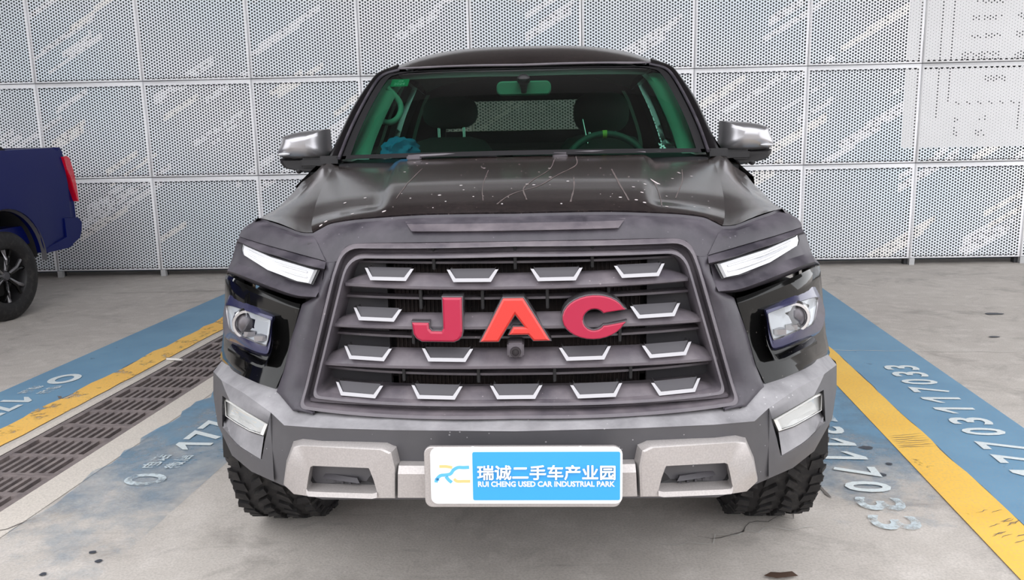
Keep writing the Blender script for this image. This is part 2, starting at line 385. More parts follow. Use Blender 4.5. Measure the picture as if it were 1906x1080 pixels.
G = {
 'gap': [(0.0,0.2693,1.1492),(0.1268,0.2732,1.1497),(0.2576,0.2845,1.148),(0.3918,0.3015,1.1399),(0.453,0.3118,1.1341),(0.5057,0.3202,1.1254),(0.5297,0.3179,1.1147),(0.557,0.314,1.1004),(0.5976,0.3329,1.0997),(0.6518,0.3787,1.1139),(0.7129,0.4289,1.1248),(0.7576,0.4638,1.1283)],
 'open': [(0.0,0.1886,1.0851),(0.4026,0.2327,1.0803),(0.4398,0.2377,1.0745),(0.4531,0.2305,1.0643),(0.4683,0.2155,1.0367),(0.5669,0.1704,0.6973),(0.573,0.1556,0.6724),(0.5302,0.1259,0.6583),(0.0,0.0372,0.6681)],
 'leg_in': [(0.4683,0.2155,1.0367),(0.4784,0.1934,0.9933),(0.4946,0.1912,0.9511),(0.5045,0.1889,0.92),(0.5296,0.1816,0.8306),(0.5518,0.1757,0.7518),(0.5669,0.1704,0.6973),(0.573,0.1556,0.6724),(0.5302,0.1259,0.6583)],
 'leg_out': [(0.5013,0.2272,1.0354),(0.5051,0.2041,0.9947),(0.5281,0.2038,0.9448),(0.5711,0.2185,0.9206),(0.608,0.2174,0.8226),(0.6299,0.2131,0.7418),(0.6527,0.207,0.6851),(0.5946,0.1507,0.6505),(0.5294,0.1214,0.6525)],
 'brow0': [(0.5546,0.3143,1.1017),(0.5941,0.3333,1.1016),(0.6518,0.3787,1.1139),(0.7129,0.4289,1.1248),(0.7676,0.5,1.1279),(0.8231,0.58,1.0977)],
 'brow1': [(0.5013,0.2272,1.0354),(0.563,0.261,1.0458),(0.6336,0.3047,1.0568),(0.7109,0.3613,1.0669),(0.7807,0.4238,1.0753),(0.814,0.4651,1.077)],
 'brow2': [(0.4955,0.1841,1.0222),(0.5574,0.2164,1.0308),(0.6271,0.2605,1.044),(0.6999,0.3113,1.0555),(0.7675,0.371,1.0681),(0.8037,0.4128,1.0709)],
 'brow3': [(0.5082,0.2259,1.0112),(0.57,0.2591,1.0199),(0.6414,0.3052,1.0331),(0.7163,0.3587,1.0445),(0.7862,0.422,1.057),(0.8304,0.4799,1.0579)],
 'brow4': [(0.5152,0.2164,0.9754),(0.5777,0.2447,0.9756),(0.6507,0.2862,0.9886),(0.7258,0.336,1.001),(0.7994,0.4036,1.0068),(0.8454,0.4697,1.0068)],
 'brow5': [(0.5155,0.1983,0.9644),(0.5776,0.2261,0.9629),(0.6502,0.2673,0.9756),(0.7246,0.3167,0.9906),(0.7931,0.3754,0.9987),(0.8441,0.4462,0.9961)],
 'brow6': [(0.5203,0.1755,0.9502),(0.5789,0.2022,0.9501),(0.6474,0.2411,0.9626),(0.7191,0.2884,0.9773),(0.7879,0.3455,0.9882),(0.8399,0.4151,0.9852)],
 'brow7': [(0.5435,0.248,0.9319),(0.6013,0.2752,0.9288),(0.673,0.3176,0.9396),(0.7484,0.3694,0.9526),(0.8334,0.4657,0.9591),(0.9481,0.6957,0.9319)],
 'drl': [(0.7851,0.4157,1.0625),(0.6733,0.3179,1.0392),(0.5234,0.2245,1.0146),(0.5413,0.2183,0.9784),(0.5777,0.2359,0.9816),(0.6804,0.2993,1.0048),(0.7783,0.3902,1.0364),(0.786,0.406,1.0483)],
 'bp0': [(0.5811,0.2382,0.9196),(0.6084,0.2527,0.9229),(0.6856,0.3001,0.9386),(0.7751,0.3668,0.9551),(0.8424,0.4551,0.9594),(0.9098,0.5865,0.9463)],
 'bp1': [(0.6143,0.2378,0.8175),(0.6336,0.2487,0.8195),(0.6882,0.283,0.83),(0.7784,0.3512,0.8461),(0.8572,0.4594,0.8388),(0.945,0.6362,0.8096)],
 'bp2': [(0.6372,0.2311,0.7367),(0.6551,0.242,0.7398),(0.7032,0.2735,0.7499),(0.7904,0.3438,0.7614),(0.8664,0.4561,0.7525),(0.9393,0.5854,0.734)],
 'bp3': [(0.6619,0.2341,0.6735),(0.6841,0.2479,0.674),(0.7495,0.2964,0.6814),(0.8314,0.388,0.6821),(0.894,0.494,0.6686),(0.9713,0.6418,0.6486)],
 'lamp_out': [(0.6644,0.2529,0.882),(0.6686,0.2467,0.8385),(0.6765,0.2426,0.7945),(0.6934,0.25,0.7791),(0.7659,0.3017,0.7863),(0.8823,0.4685,0.7727),(0.9437,0.6138,0.7883),(0.9036,0.53,0.8507),(0.8563,0.4403,0.8819),(0.7439,0.3059,0.8912)],
 'lamp_back': [(0.6638,0.2742,0.8803),(0.6681,0.2668,0.8306),(0.6761,0.2622,0.7833),(0.6988,0.2727,0.7654),(0.7774,0.3315,0.7724),(0.89,0.5031,0.7558),(0.9419,0.6315,0.7843),(0.902,0.5502,0.86),(0.8426,0.4452,0.913),(0.7476,0.3328,0.9025)],
 'lamp_in': [(0.6728,0.2538,0.8714),(0.6788,0.2507,0.8377),(0.6866,0.2501,0.8108),(0.6978,0.256,0.8049),(0.7645,0.3042,0.815),(0.8248,0.3738,0.8146),(0.8465,0.4132,0.8409),(0.8546,0.4319,0.8643),(0.8415,0.4126,0.8794),(0.7431,0.3017,0.8829)],
 'lamp_lip': [(0.6578,0.252,0.8671),(0.6604,0.242,0.8095),(0.6755,0.2437,0.773),(0.6982,0.2525,0.7465),(0.7693,0.3049,0.7575),(0.8481,0.4071,0.7567)],
 'proj': [(0.7615,0.3376,0.8443)],
 'bumA': [(0.0,0.034,0.6636),(0.3112,0.0594,0.6619),(0.515,0.1148,0.6517),(0.5757,0.1388,0.647),(0.6418,0.2001,0.6842),(0.7505,0.2751,0.6926),(0.867,0.4265,0.6927),(0.9524,0.6,0.6654),(1.0124,0.75,0.6656)],
 'bumB': [(0.0,-0.0207,0.6501),(0.3021,0.0021,0.6472),(0.4908,0.0496,0.6371),(0.6022,0.0946,0.629),(0.6485,0.1348,0.6505),(0.7443,0.2149,0.6775),(0.863,0.3599,0.6729),(0.9749,0.58,0.636),(1.033,0.75,0.6397)],
 'faceO': [(0.6485,0.1348,0.6505),(0.7443,0.2149,0.6775),(0.863,0.3599,0.6729),(0.9749,0.58,0.636),(0.9567,0.52,0.5788),(0.9268,0.46,0.5037),(0.8123,0.2634,0.4809),(0.7327,0.188,0.4639),(0.6557,0.1394,0.4549),(0.6482,0.125,0.5545)],
 'faceH': [(0.6551,0.1265,0.6225),(0.7341,0.1851,0.6386),(0.799,0.2478,0.6458),(0.8581,0.3456,0.6305),(0.8613,0.341,0.5915),(0.8745,0.3661,0.5286),(0.778,0.2136,0.5319),(0.7339,0.1788,0.5219),(0.6879,0.1488,0.5122),(0.6717,0.1388,0.5689)],
 'bumD': [(0.0,-0.01,0.4689),(0.3135,0.0171,0.4583),(0.5121,0.0821,0.4296),(0.6006,0.1212,0.4397),(0.6601,0.1521,0.4494)],
 'fogL': [(0.672,0.1708,0.6052),(0.7502,0.2277,0.6227),(0.8184,0.3007,0.627),(0.8698,0.3813,0.6125),(0.8681,0.3737,0.5623),(0.7889,0.255,0.5792),(0.7344,0.2092,0.572),(0.6892,0.1796,0.5703)],
 'fogF': [(0.8894,0.4217,0.5408),(0.7928,0.2643,0.5727),(0.7372,0.2161,0.5663),(0.6899,0.185,0.5652),(0.6914,0.151,0.5144),(0.7335,0.1786,0.525),(0.7751,0.2108,0.536),(0.8475,0.3068,0.5467)],
 'skO': [(0.2963,-0.0199,0.6042),(0.3197,-0.0124,0.6125),(0.5511,0.06,0.5979),(0.5793,0.0734,0.5873),(0.6055,0.0866,0.5294),(0.619,0.0938,0.47),(0.5873,0.0776,0.4486),(0.5337,0.0522,0.4524),(0.3511,-0.0094,0.475),(0.2924,-0.0221,0.4805),(0.2885,-0.0228,0.5636)],
 'skP': [(0.3611,-0.0069,0.5519),(0.3636,-0.0063,0.5573),(0.5161,0.0447,0.5431),(0.5241,0.0481,0.5388),(0.5304,0.0508,0.5174),(0.5398,0.0549,0.4762),(0.5355,0.053,0.4697),(0.5134,0.0436,0.4723),(0.3574,-0.0079,0.49),(0.3445,-0.011,0.4942),(0.3525,-0.0091,0.5274)],
 'skbar': [(0.2884,-0.0228,0.565),(0.0,-0.045,0.5693),(0.2892,-0.0227,0.5482),(0.0,-0.045,0.5528),(0.2924,-0.0221,0.4805),(0.0,-0.045,0.4878)],
 'crest': [(0.8037,0.52,1.104),(0.8119,0.62,1.1149),(0.7933,0.8,1.1338),(0.7668,0.97,1.1709),(0.7679,1.07,1.1929),(0.7823,1.15,1.2141),(0.8007,1.42,1.2516)],
 'hoodrear': [(0.0,1.18,1.2749),(0.1999,1.19,1.2743),(0.3867,1.22,1.2675),(0.5546,1.26,1.269),(0.6689,1.31,1.2676),(0.7215,1.36,1.2632)],
 'wsE': [(0.7107,1.36,1.2705),(0.7108,1.56,1.3666),(0.6926,1.74,1.4726),(0.6649,1.93,1.5817),(0.6372,2.02,1.6294),(0.581,2.08,1.6503)],
 'wsB': [(0.0,1.14,1.2792),(0.2368,1.16,1.2778),(0.4654,1.22,1.2746),(0.6018,1.29,1.271),(0.7075,1.36,1.2709)],
 'wsT': [(0.0,1.98,1.6479),(0.1818,1.99,1.6506),(0.3821,2.02,1.6525),(0.4857,2.05,1.6546),(0.5709,2.08,1.6537)],
 'pilM': [(0.7266,1.37,1.2772),(0.7279,1.57,1.3728),(0.7134,1.75,1.4733),(0.6864,1.94,1.5827),(0.6561,2.03,1.6377),(0.5864,2.085,1.6642)],
 'pilO': [(0.7823,1.46,1.2828),(0.7676,1.66,1.396),(0.7506,1.86,1.5076),(0.7101,2.03,1.6123),(0.6846,2.12,1.6566),(0.6051,2.2,1.6979)],
 'roofF': [(0.0,2.0,1.6612),(0.1828,2.01,1.664),(0.384,2.04,1.6648),(0.4867,2.06,1.6638),(0.5872,2.09,1.6646)],
 'roofP': [(0.0,2.7,1.7964),(0.3412,2.68,1.7871),(0.5245,2.6,1.7536),(0.6155,2.45,1.7193),(0.6297,2.35,1.7101)],
 'mirO': [(0.826,1.58,1.3916),(0.9273,1.58,1.3849),(1.0047,1.58,1.3674),(1.0171,1.58,1.3433),(1.0253,1.58,1.2763),(0.8326,1.58,1.2677),(0.8254,1.58,1.3282)],
 'mirL': [(1.0312,1.6,1.2736),(0.8373,1.6,1.2672),(0.8681,1.6,1.2105),(0.9565,1.6,1.2215),(1.0064,1.6,1.2325),(1.0265,1.6,1.2558)],
}

def sweep(x):
    x = abs(x)
    return 0.22 * (x / 0.75) ** 2.4 if x < 0.75 else 0.22 + 0.70 * (x - 0.75) + 5.1 * (x - 0.75) ** 2
RK = [(0.2, .06), (0.3, .03), (0.45, 0.0), (0.60, 0.0), (0.63, .01), (0.70, .06), (1.0, .12), (1.06, .16), (1.13, .24), (1.3, .5)]
def FY(x, z, o=0.0):
    return sweep(x) + float(np.interp(z, [a for a, b in RK], [b for a, b in RK])) + o

# ================================================================ SETTING
PSI = 0.0674                                     # the bay lines run a little askew of the truck
def uv(u, v, z=0.0): return Vector((u * math.cos(PSI) + v * math.sin(PSI), -u * math.sin(PSI) + v * math.cos(PSI), z))
# floor, with the trench of the drain left open
GU0, GU1 = -2.43, -2.03
fl = empty('floor'); fl['kind'] = 'structure'
bm = bmesh.new()
for u0, u1 in ((-14, GU0), (GU1, 14)):
    vs = [bm.verts.new(uv(u, v)) for u, v in ((u0, -12), (u1, -12), (u1, 22), (u0, 22))]; bm.faces.new(vs)
o = from_bm('concrete_slab', bm, M['concrete'], fl, None)
bm = bmesh.new()
for a, b, za, zb in ((GU0, GU0, 0, -0.25), (GU0, GU1, -0.25, -0.25), (GU1, GU1, -0.25, 0)):
    vs = [bm.verts.new(uv(*p)) for p in ((a, -12, za), (a, 22, za), (b, 22, zb), (b, -12, zb))]; bm.faces.new(vs)
from_bm('drain_channel', bm, M['pit'], fl, None)
# concrete edging along the drain
for u0, u1 in ((-2.475, GU0), (GU1, -1.885)):
    bm = bmesh.new(); vs = [uv(a, v, z) for a, v, z in ((u0, -3, 0.001), (u1, -3, 0.001), (u1, 6.3, 0.001), (u0, 6.3, 0.001))]
    bm.faces.new([bm.verts.new(p + Vector((0, 0, 0.001))) for p in vs]); from_bm('drain_edging', bm, M['kerb'], fl, None)
# long hairline joint / cracks
mcrack = principled('crack', (0.15, 0.135, 0.125), 0.95); mpale = principled('pale_joint', (0.55, 0.53, 0.5), 0.9)
def crack(pts, wdt, mat, z=0.004):
    pts = [Vector(p) for p in pts]; bm = bmesh.new(); L_, R_ = [], []
    for i, p in enumerate(pts):
        t = (pts[min(i + 1, len(pts) - 1)] - pts[max(0, i - 1)]).normalized(); nn = Vector((-t.y, t.x, 0)); ww = wdt * .6 * random.uniform(0.4, 1.2) * (0.2 if i in (0, len(pts) - 1) else 1)
        L_.append(bm.verts.new(p + nn * ww + Vector((0, 0, z)))); R_.append(bm.verts.new(p - nn * ww + Vector((0, 0, z))))
    for i in range(len(pts) - 1): bm.faces.new((L_[i], L_[i + 1], R_[i + 1], R_[i]))
    return from_bm('floor_crack', bm, mat, fl, None)
def wob(a, b, n, amp):
    a, b = Vector(a), Vector(b); t = (b - a).normalized(); nn = Vector((-t.y, t.x, 0))
    return [a.lerp(b, i / n) + nn * random.uniform(-amp, amp) for i in range(n + 1)]
crack(wob(uv(1.5, 3.24), uv(2.75, 3.22), 16, 0.01), 0.006, mpale)
crack(wob(uv(-4.2, 5.15), uv(-2.6, 5.3), 14, 0.015), 0.007, mcrack)
crack(wob(uv(1.655, 0.6), uv(1.60, 3.3), 30, 0.004), 0.006, mcrack)
crack(wob(uv(-2.66, 1.7), uv(-2.60, 2.6), 18, 0.02), 0.007, mcrack)
crack(wob(uv(-2.72, 2.17), uv(-2.66, 2.10), 4, 0.01), 0.012, mcrack)
crack(wob(uv(1.02, 1.27), uv(1.07, 1.08), 6, 0.008), 0.011, mcrack)
crack(wob(uv(0.55, 0.72), uv(0.98, 0.98), 16, 0.03), 0.004, mcrack)
crack(wob(uv(0.40, 0.66), uv(0.95, 0.86), 16, 0.03), 0.005, mpale)
crack(wob(uv(-1.95, 0.60), uv(-1.85, 0.75), 5, 0.012), 0.005, mcrack)
crack(wob(uv(1.47, 1.05), uv(1.60, 1.08), 6, 0.01), 0.006, mcrack)
for k in range(7): crack(wob(uv(1.48, 1.60 + k * 0.022), uv(1.64, 1.62 + k * 0.026), 5, 0.004), 0.003, mcrack, 0.006)
for k in range(12):
    u, v = random.uniform(1.5, 1.62), random.uniform(0.75, 0.98); crack(wob(uv(u, v), uv(u + 0.05, v + 0.03), 4, 0.004), 0.003, mcrack, 0.006)
def blot(u, v, r, mat, z=0.004, name='oil_spot', sx=1.0):
    bm = bmesh.new(); c = uv(u, v, z)
    bm.faces.new([bm.verts.new(c + Vector((math.cos(a) * r * sx, math.sin(a) * r, 0)) * random.uniform(0.75, 1.1)) for a in [k * 2 * math.pi / 14 for k in range(14)]])
    return from_bm(name, bm, mat, fl, None)
moil = principled('oil_stain', (0.05, 0.055, 0.07), 0.6)
for u, v, r, sx in ((1.345, 1.594, .022, 1.4), (1.381, 1.418, .014, 1), (1.314, 1.306, .018, 1.3), (-1.491, .51, .012, 1), (-1.435, .456, .012, 1), (-1.567, .363, .012, 1), (3.05, 4.3, .035, 2), (2.75, 3.6, .02, 2), (3.4, 3.5, .02, 2), (2.9, 2.9, .015, 2), (3.1, 2.65, .015, 2)):
    blot(u, v, r, moil, sx=sx)

# ---- perforated screen wall
WY = 6.35; PW, PH, X0, Z0 = 1.07, 0.933, 0.487, 0.062
wb = empty('wall_back', (0, WY, 0)); wb['kind'] = 'structure'
rnd = random.Random(11); dash = []
for k in range(100):
    cx, cz = rnd.uniform(-6.4, 5.6), rnd.uniform(0.05, 2.9); n = rnd.choice((1, 2, 2, 3)); tone = rnd.choice((0, 0, 1))
    for j in range(n):
        dash.append((cx + rnd.uniform(-.12, .12), cz + j * 0.075, rnd.uniform(.14, .34), rnd.uniform(.022, .04), tone, rnd.uniform(.45, 0.9)))
DA = np.array(dash); SL = math.tan(R(31))
def pattern(X, Z):
    """hole size factor and printed tint of the screen at wall position X, Z"""
    f = np.ones_like(X); tone = np.zeros_like(X); beige = np.zeros_like(X)
    for cx, cz, hl, hw, tn, p in dash:
        inside = (np.abs(X - cx) < hl) & (np.abs(Z - cz - (X - cx) * SL) < hw)
        hsh = np.abs(np.sin(X * 127.1 + Z * 311.7) * 43758.5453) % 1.0
        f = np.where(inside & (hsh < p), 0.72, f)
        (beige if tn else tone)[inside] = 1.0
    mp = (X > 3.535) & (Z > 1.135)
    big = np.zeros_like(X, bool)
    c = lambda a, t=.014: np.abs(X - a) < t
    big |= (X > 3.655) & (X < 3.69) & mp
    big |= c(3.86) & (Z > 1.42); big |= c(3.965) & (Z > 1.555)
    big |= (np.abs(Z - 1.555) < .014) & (X > 3.965) & (X < 4.62) & (np.sin(X * 61) > -.2)
    big |= c(4.62) & (Z < 1.57) & (Z > 1.28)
    for (a, b, z0, h) in ((4.16, 4.42, 2.47, .016), (4.14, 4.42, 2.33, .016), (4.12, 4.42, 2.17, .02), (4.06, 4.42, 1.985, .035), (4.55, 4.9, 2.33, .03), (4.55, 4.9, 2.17, .03), (4.53, 4.75, 1.96, .07), (4.28, 4.5, 1.78, .03), (4.26, 4.34, 1.41, .02), (4.24, 4.34, 1.27, .03), (4.04, 4.09, 1.26, .02), (4.03, 4.09, 1.41, .02), (4.02, 4.04, 1.34, .08)):
        hs = np.abs(np.sin(X * 91.7 + Z * 213.3) * 9758.5) % 1.0
        big |= (X > a) & (X < b) & (np.abs(Z - z0) < h) & (hs < .75)
    f = np.where(mp, np.where(big, 0.74, 0.34), f)
    tone = np.where(mp, 1.0, tone)
    return f, tone, beige, mp
PITCH = 0.0297; CS = PITCH * 0.8660; HR = 0.0101
def make_screen(i, k):
    x0 = X0 + i * PW; z0 = Z0 + k * PH; g = 0.0035
    xa, xb, za, zb = x0 + g, x0 + PW - g, z0 + g, z0 + PH - g
    mgx, mgz = 0.02, 0.02
    nc = int((xb - xa - 2 * mgx) / CS) + 1; nr = int((zb - za - 2 * mgz) / PITCH)
    xs = (xa + xb) / 2 + (np.arange(nc) - (nc - 1) / 2) * CS
    zs = za + mgz + PITCH * 0.25 + np.arange(nr) * PITCH
    X, Z = np.meshgrid(xs, zs, indexing='ij'); Z = Z + np.where(np.arange(nc)[:, None] % 2, PITCH / 2, 0)
    X, Z = X.ravel(), Z.ravel(); f, tone, beige, mp = pattern(X, Z)
    n = len(X)
    ang = np.arange(6) * math.pi / 3
    RO = PITCH / math.sqrt(3)
    ox, oz = np.cos(ang) * RO, np.sin(ang) * RO; ix, iz = np.cos(ang), np.sin(ang)
    r = HR * f
    co = np.zeros((n, 12, 3)); co[:, :6, 0] = X[:, None] + ox; co[:, :6, 2] = Z[:, None] + oz
    co[:, 6:, 0] = X[:, None] + ix * r[:, None]; co[:, 6:, 2] = Z[:, None] + iz * r[:, None]
    base = np.array([.80, .885, .95]); pale = np.array([.90, .905, .935]); bei = np.array([.92, .905, .89]); mapc = np.array([.72, .72, .735])
    soft = np.clip(np.sin(X * 1.9 + 1.0) * np.sin(Z * 2.3 + X * .7) * .5 + .5, 0, 1)
    colr = base[None] * (1 - soft[:, None]) + pale[None] * soft[:, None]
    colr = np.where(tone[:, None] > 0, pale, colr); colr = np.where(beige[:, None] > 0, bei, colr); colr = np.where(mp[:, None], mapc, colr)
    vcol = np.repeat(colr, 12, axis=0)
    q = np.array([[a, (a + 1) % 6, 6 + (a + 1) % 6, 6 + a] for a in range(6)])
    faces = (np.arange(n)[:, None, None] * 12 + q[None]).reshape(-1, 4)
    v = co.reshape(-1, 3)
    # folded hem round the panel, 1.2 mm proud, with a return flange
    x1, x2, z1, z2 = xs[0] - RO * .52, xs[-1] + RO * .52, za + mgz - PITCH * .2, Z.max() + PITCH * .48
    hv = []
    for yy, (p, q_, s, t) in ((-.0012, (x1, x2, z1, z2)), (-.0012, (xa, xb, za, zb)), (.03, (xa, xb, za, zb))):
        hv += [(p, yy, s), (q_, yy, s), (q_, yy, t), (p, yy, t)]
    hf = [(l * 4 + a, l * 4 + 4 + a, l * 4 + 4 + (a + 1) % 4, l * 4 + (a + 1) % 4) for l in range(2) for a in range(4)]
    nb = len(v); v = np.vstack([v, np.array(hv)]); faces = np.vstack([faces, np.array(hf) + nb])
    hc = mapc if x0 > 3.6 and k > 0 else np.array([.88, .88, .91]); vcol = np.vstack([vcol, np.tile(hc, (12, 1))])
    me = bpy.data.meshes.new('perforated_panel'); nv, nf = len(v), len(faces)
    me.vertices.add(nv); me.vertices.foreach_set('co', v.ravel()); me.loops.add(nf * 4); me.loops.foreach_set('vertex_index', faces.ravel().astype(np.int32))
    me.polygons.add(nf); me.polygons.foreach_set('loop_start', np.arange(nf, dtype=np.int32) * 4)
    try: me.polygons.foreach_set('loop_total', np.full(nf, 4, np.int32))
    except Exception: pass
    me.update(calc_edges=True); me.validate()
    ca = me.color_attributes.new('print', 'FLOAT_COLOR', 'POINT'); ca.data.foreach_set('color', np.hstack([vcol, np.ones((nv, 1))]).ravel().astype(np.float32))
    return link('perforated_panel', me, M['perf'], wb)
for i in range(-7, 6):
    for k in range(3 if True else 4): make_screen(i, k)
# upper courses outside the picture: plain sheet panels up to the ceiling
for i in range(-7, 6):
    x0 = X0 + i * PW
    boxes('upper_panel', [(x0 + .003, x0 + PW - .003, 0, .03, Z0 + 3 * PH + .003, 3.5)], principled('upper_sheet', (.62, .63, .65), .5) if i == -7 else bpy.data.materials['upper_sheet'], wb)
# carrier posts and rails behind the sheets
for i in range(-7, 7):
    x = X0 + i * PW
    boxes('carrier_post', [(x - .03, x + .03, .04, .10, 0, 3.5)], M['carrier'], wb)
    boxes('post_foot', [(x - .02 + .02, x + .03 + .02, -.012, .03, 0, Z0 + .003)], M['steel'], wb)
for k in range(0, 5):
    z = Z0 + k * PH
    boxes('carrier_rail', [(X0 - 7 * PW, X0 + 6 * PW, .045, .095, z - .03 + (0.03 if k == 0 else 0), z + .03)], M['carrier'], wb)
boxes('backing_wall', [(X0 - 7.2 * PW, X0 + 6.2 * PW, .34, .45, 0, 3.5)], M['backing'], wb)
# ---- ceiling
boxes('wall_beam', [(X0 - 7.2 * PW, X0 + 6.2 * PW, -.02, .45, 3.5, 5.6)], M['dark_concrete'], wb)
boxes('ceiling', [(-12, 12, 0.9, 6.9, 5.6, 5.9)], M['dark_concrete'])['kind'] = 'structure'

# ---- round the yard: an unseen wall added left for dark reflections, and a low block across the lane
boxes('added_wall_left', [(-9.3, -9.0, 1.0, 6.9, 0, 5.6)], M['dark_concrete'])['kind'] = 'structure'
boxes('wall_front', [(-16, 14, -14.5, -14, 0, 3.6)], principled('block_render', (.20, .195, .19), .8))['kind'] = 'structure'
# ================================================================ ROAD MARKINGS
def stripe(name, u0, u1, v0, v1, mat, label, z=0.003, wav=0.0, wav_l=0.0):
    n = 60; c = uv((u0 + u1) / 2, 0); o_ = empty(name) if False else None
    vs, fs = [], []
    for i in range(n + 1):
        v = v0 + (v1 - v0) * i / n
        vs += [(u0 - (u0 + u1) / 2 + random.uniform(-wav_l, wav_l), v, 0), (u1 - (u0 + u1) / 2 + random.uniform(-wav, wav), v, 0)]
        if i: fs.append((2 * i - 2, 2 * i - 1, 2 * i + 1, 2 * i))
    ob = pydata(name, vs, fs, mat); ob.location = uv((u0 + u1) / 2, 0, z); ob.rotation_euler = (0, 0, -PSI)
    return tag(ob, label, 'road marking')
stripe('blue_stripe', 1.65, 2.115, -1.5, 5.75, M['blue_road'], 'wide blue painted strip with white digits, right of the yellow line', wav_l=.006)
stripe('blue_stripe', -3.10, -2.665, -1.5, 5.75, M['blue_road'], 'blue painted strip on the far left beside the dark blue pickup', wav=.02)
stripe('blue_stripe', 1.02, 1.468, -0.2, 4.4, M['blue_worn_right'], 'worn blue paint patch between black truck and right yellow line')
stripe('blue_stripe', -1.88, -1.375, -0.2, 4.4, M['blue_worn'], 'worn blue paint patch between the drain and the black truck', wav_l=.03)
stripe('yellow_line', 1.468, 1.647, -1.5, 5.6, M['yellow_road'], 'bright yellow bay line on the right side of the truck', 0.0045, .006)
stripe('yellow_line', -2.675, -2.505, -1.5, 5.6, M['yellow_worn'], 'chipped yellow bay line on the left next to the drain', 0.0045, .006, .02)
def ground_text(name, chars, start, step, uc, size, up, mat, parent, z=0.0065):
    """chars laid along the strip; up=-1: tops to the left (reads away), +1: tops to the right (reads towards us)"""
    for ch, v in chars:
        if ch == '1':
            h = size[1] / 2; pl = [(.012, -h), (.042, -h), (.042, h), (.012, h), (-.045, h - .062), (-.045, h - .088), (.012, h - .046)]
            ob = pydata(name, [(x, y, 0) for x, y in pl], [(0, 1, 2, 3, 6), (3, 4, 5, 6)], mat, parent)
        else: ob = text_mesh(name, ch, 0.2, mat, parent, bold=0.004, extrude=0.0, width=size)
        ob.location = uv(uc, v, z); ob.rotation_euler = (0, 0, (math.pi / 2 if up < 0 else -math.pi / 2) - PSI)
def mark(name, label): return tag(empty(name), label, 'road marking')
t = mark('painted_number', 'white painted phone number on the right blue strip')
ground_text('digit', list(zip('17703117033', (1.33, 1.49, 1.64, 1.81, 1.95, 2.10, 2.26, 2.43, 2.57, 2.715, 2.845))), 0, 0, 1.915, (.095, .185), -1, M['white_road'], t)
t = mark('painted_number', 'faded white number on worn blue paint between truck and right yellow line')
ground_text('digit', list(zip('177', (2.3, 2.13, 1.96))), 0, 0, 1.23, (.095, .17), 1, M['white_worn'], t)
ground_text('digit', list(zip('031170', (2.15, 1.80, 1.65, 1.495, 1.325, 1.18))), 0, 0, 1.225, (.10, .17), 1, M['white_road'], t)
ground_text('digit', list(zip('33', (1.03, .88))), 0, 0, 1.225, (.11, .17), 1, M['white_worn'], t)
t = mark('painted_number', 'worn white number painted between the drain and the truck')
ground_text('digit', list(zip('17703', (1.47, 1.61, 1.75, 1.9, 2.05))), 0, 0, -1.615, (.12, .165), -1, M['white_road'], t)
for s_, u in (('电话', -1.685), ('微信', -1.585)):
    ob = text_mesh('small_writing', s_, .1, M['white_worn'], t, bold=.002, extrude=0, width=(.15, .07)); ob.location = uv(u, 1.29, .0065); ob.rotation_euler = (0, 0, math.pi / 2 - PSI)
def ring_logo(parent, u, v, ru, rv, mat, thick):
    bm = bmesh.new(); A, B = [], []
    for k in range(25):
        a = math.pi * 2 * k / 24
        A.append(bm.verts.new(uv(u + ru * math.cos(a), v + rv * math.sin(a), .0065))); B.append(bm.verts.new(uv(u + (ru - thick) * math.cos(a), v + (rv - thick) * math.sin(a), .0065)))
    for k in range(24): bm.faces.new((A[k], A[k + 1], B[k + 1], B[k]))
    return from_bm('ring_emblem', bm, mat, parent, None)
ring_logo(t, -1.63, 1.10, .085, .06, M['white_worn'], .03)
t = mark('painted_number', 'white number and oval emblem painted on the far left blue strip')
ring_logo(t, -2.885, 2.475, .085, .10, M['white_road'], .04)
ground_text('digit', list(zip('177', (2.09, 1.95, 1.82))), 0, 0, -2.89, (.11, .165), 1, M['white_road'], t)
for s_, u in (('电话', -2.835), ('微信', -2.945)):
    ob = text_mesh('small_writing', s_, .1, M['white_worn'], t, bold=.002, extrude=0, width=(.15, .07)); ob.location = uv(u, 2.265, .0065); ob.rotation_euler = (0, 0, -math.pi / 2 - PSI)

# ================================================================ DRAIN GRATES
def grate(k, first=[None]):
    v0 = 0.535 + k * 0.601
    root = empty('drain_grate', uv((GU0 + GU1) / 2, v0 + .3, -.012), -PSI)
    nth = ('nearest rusty iron grate of the drain, at the left picture edge', 'second rusty iron drain grate counted from the left picture edge', 'third rusty iron drain grate, in the middle of the visible row', 'fourth rusty iron drain grate, next to the pale stick', 'fifth rusty iron drain grate, vanishing behind the black truck', 'drain grate hidden deepest behind the black truck', 'drain grate second before the left picture edge, outside the picture', 'drain grate just before the left picture edge, outside the picture')
    tag(root, nth[k], 'drain grate', 'iron grates of the floor drain')
    if first[0] is None:
        bm = bmesh.new(); W = (GU1 - GU0) / 2 - .004; Lh = .2985
        box(bm, -W, -W + .03, -Lh, Lh, -.03, .012); box(bm, W - .03, W, -Lh, Lh, -.03, .012)
        for v in (-.2985, -.1, .1): box(bm, -W + .03, W - .03, v, v + .03 if v > -.2 else v + .018, -.03, .011)
        box(bm, -W + .03, W - .03, Lh - .018, Lh, -.03, .011)
        a = from_bm('frame', bm, M['iron'], root, None)
        bars = []
        for j in range(1, 8):
            x = -W + .03 + (2 * W - .06) * j / 8
            bm = bmesh.new()
            box(bm, x - .009, x + .009, -.28, .28, -.03, .009); bars.append(from_bm('bar', bm, M['iron'], root, None))
        first[0] = [a] + bars
    else:
        for c in first[0]:
            d_ = c.copy(); COL.objects.link(d_); d_.parent = root
for k in range(-2, 6): grate(k)

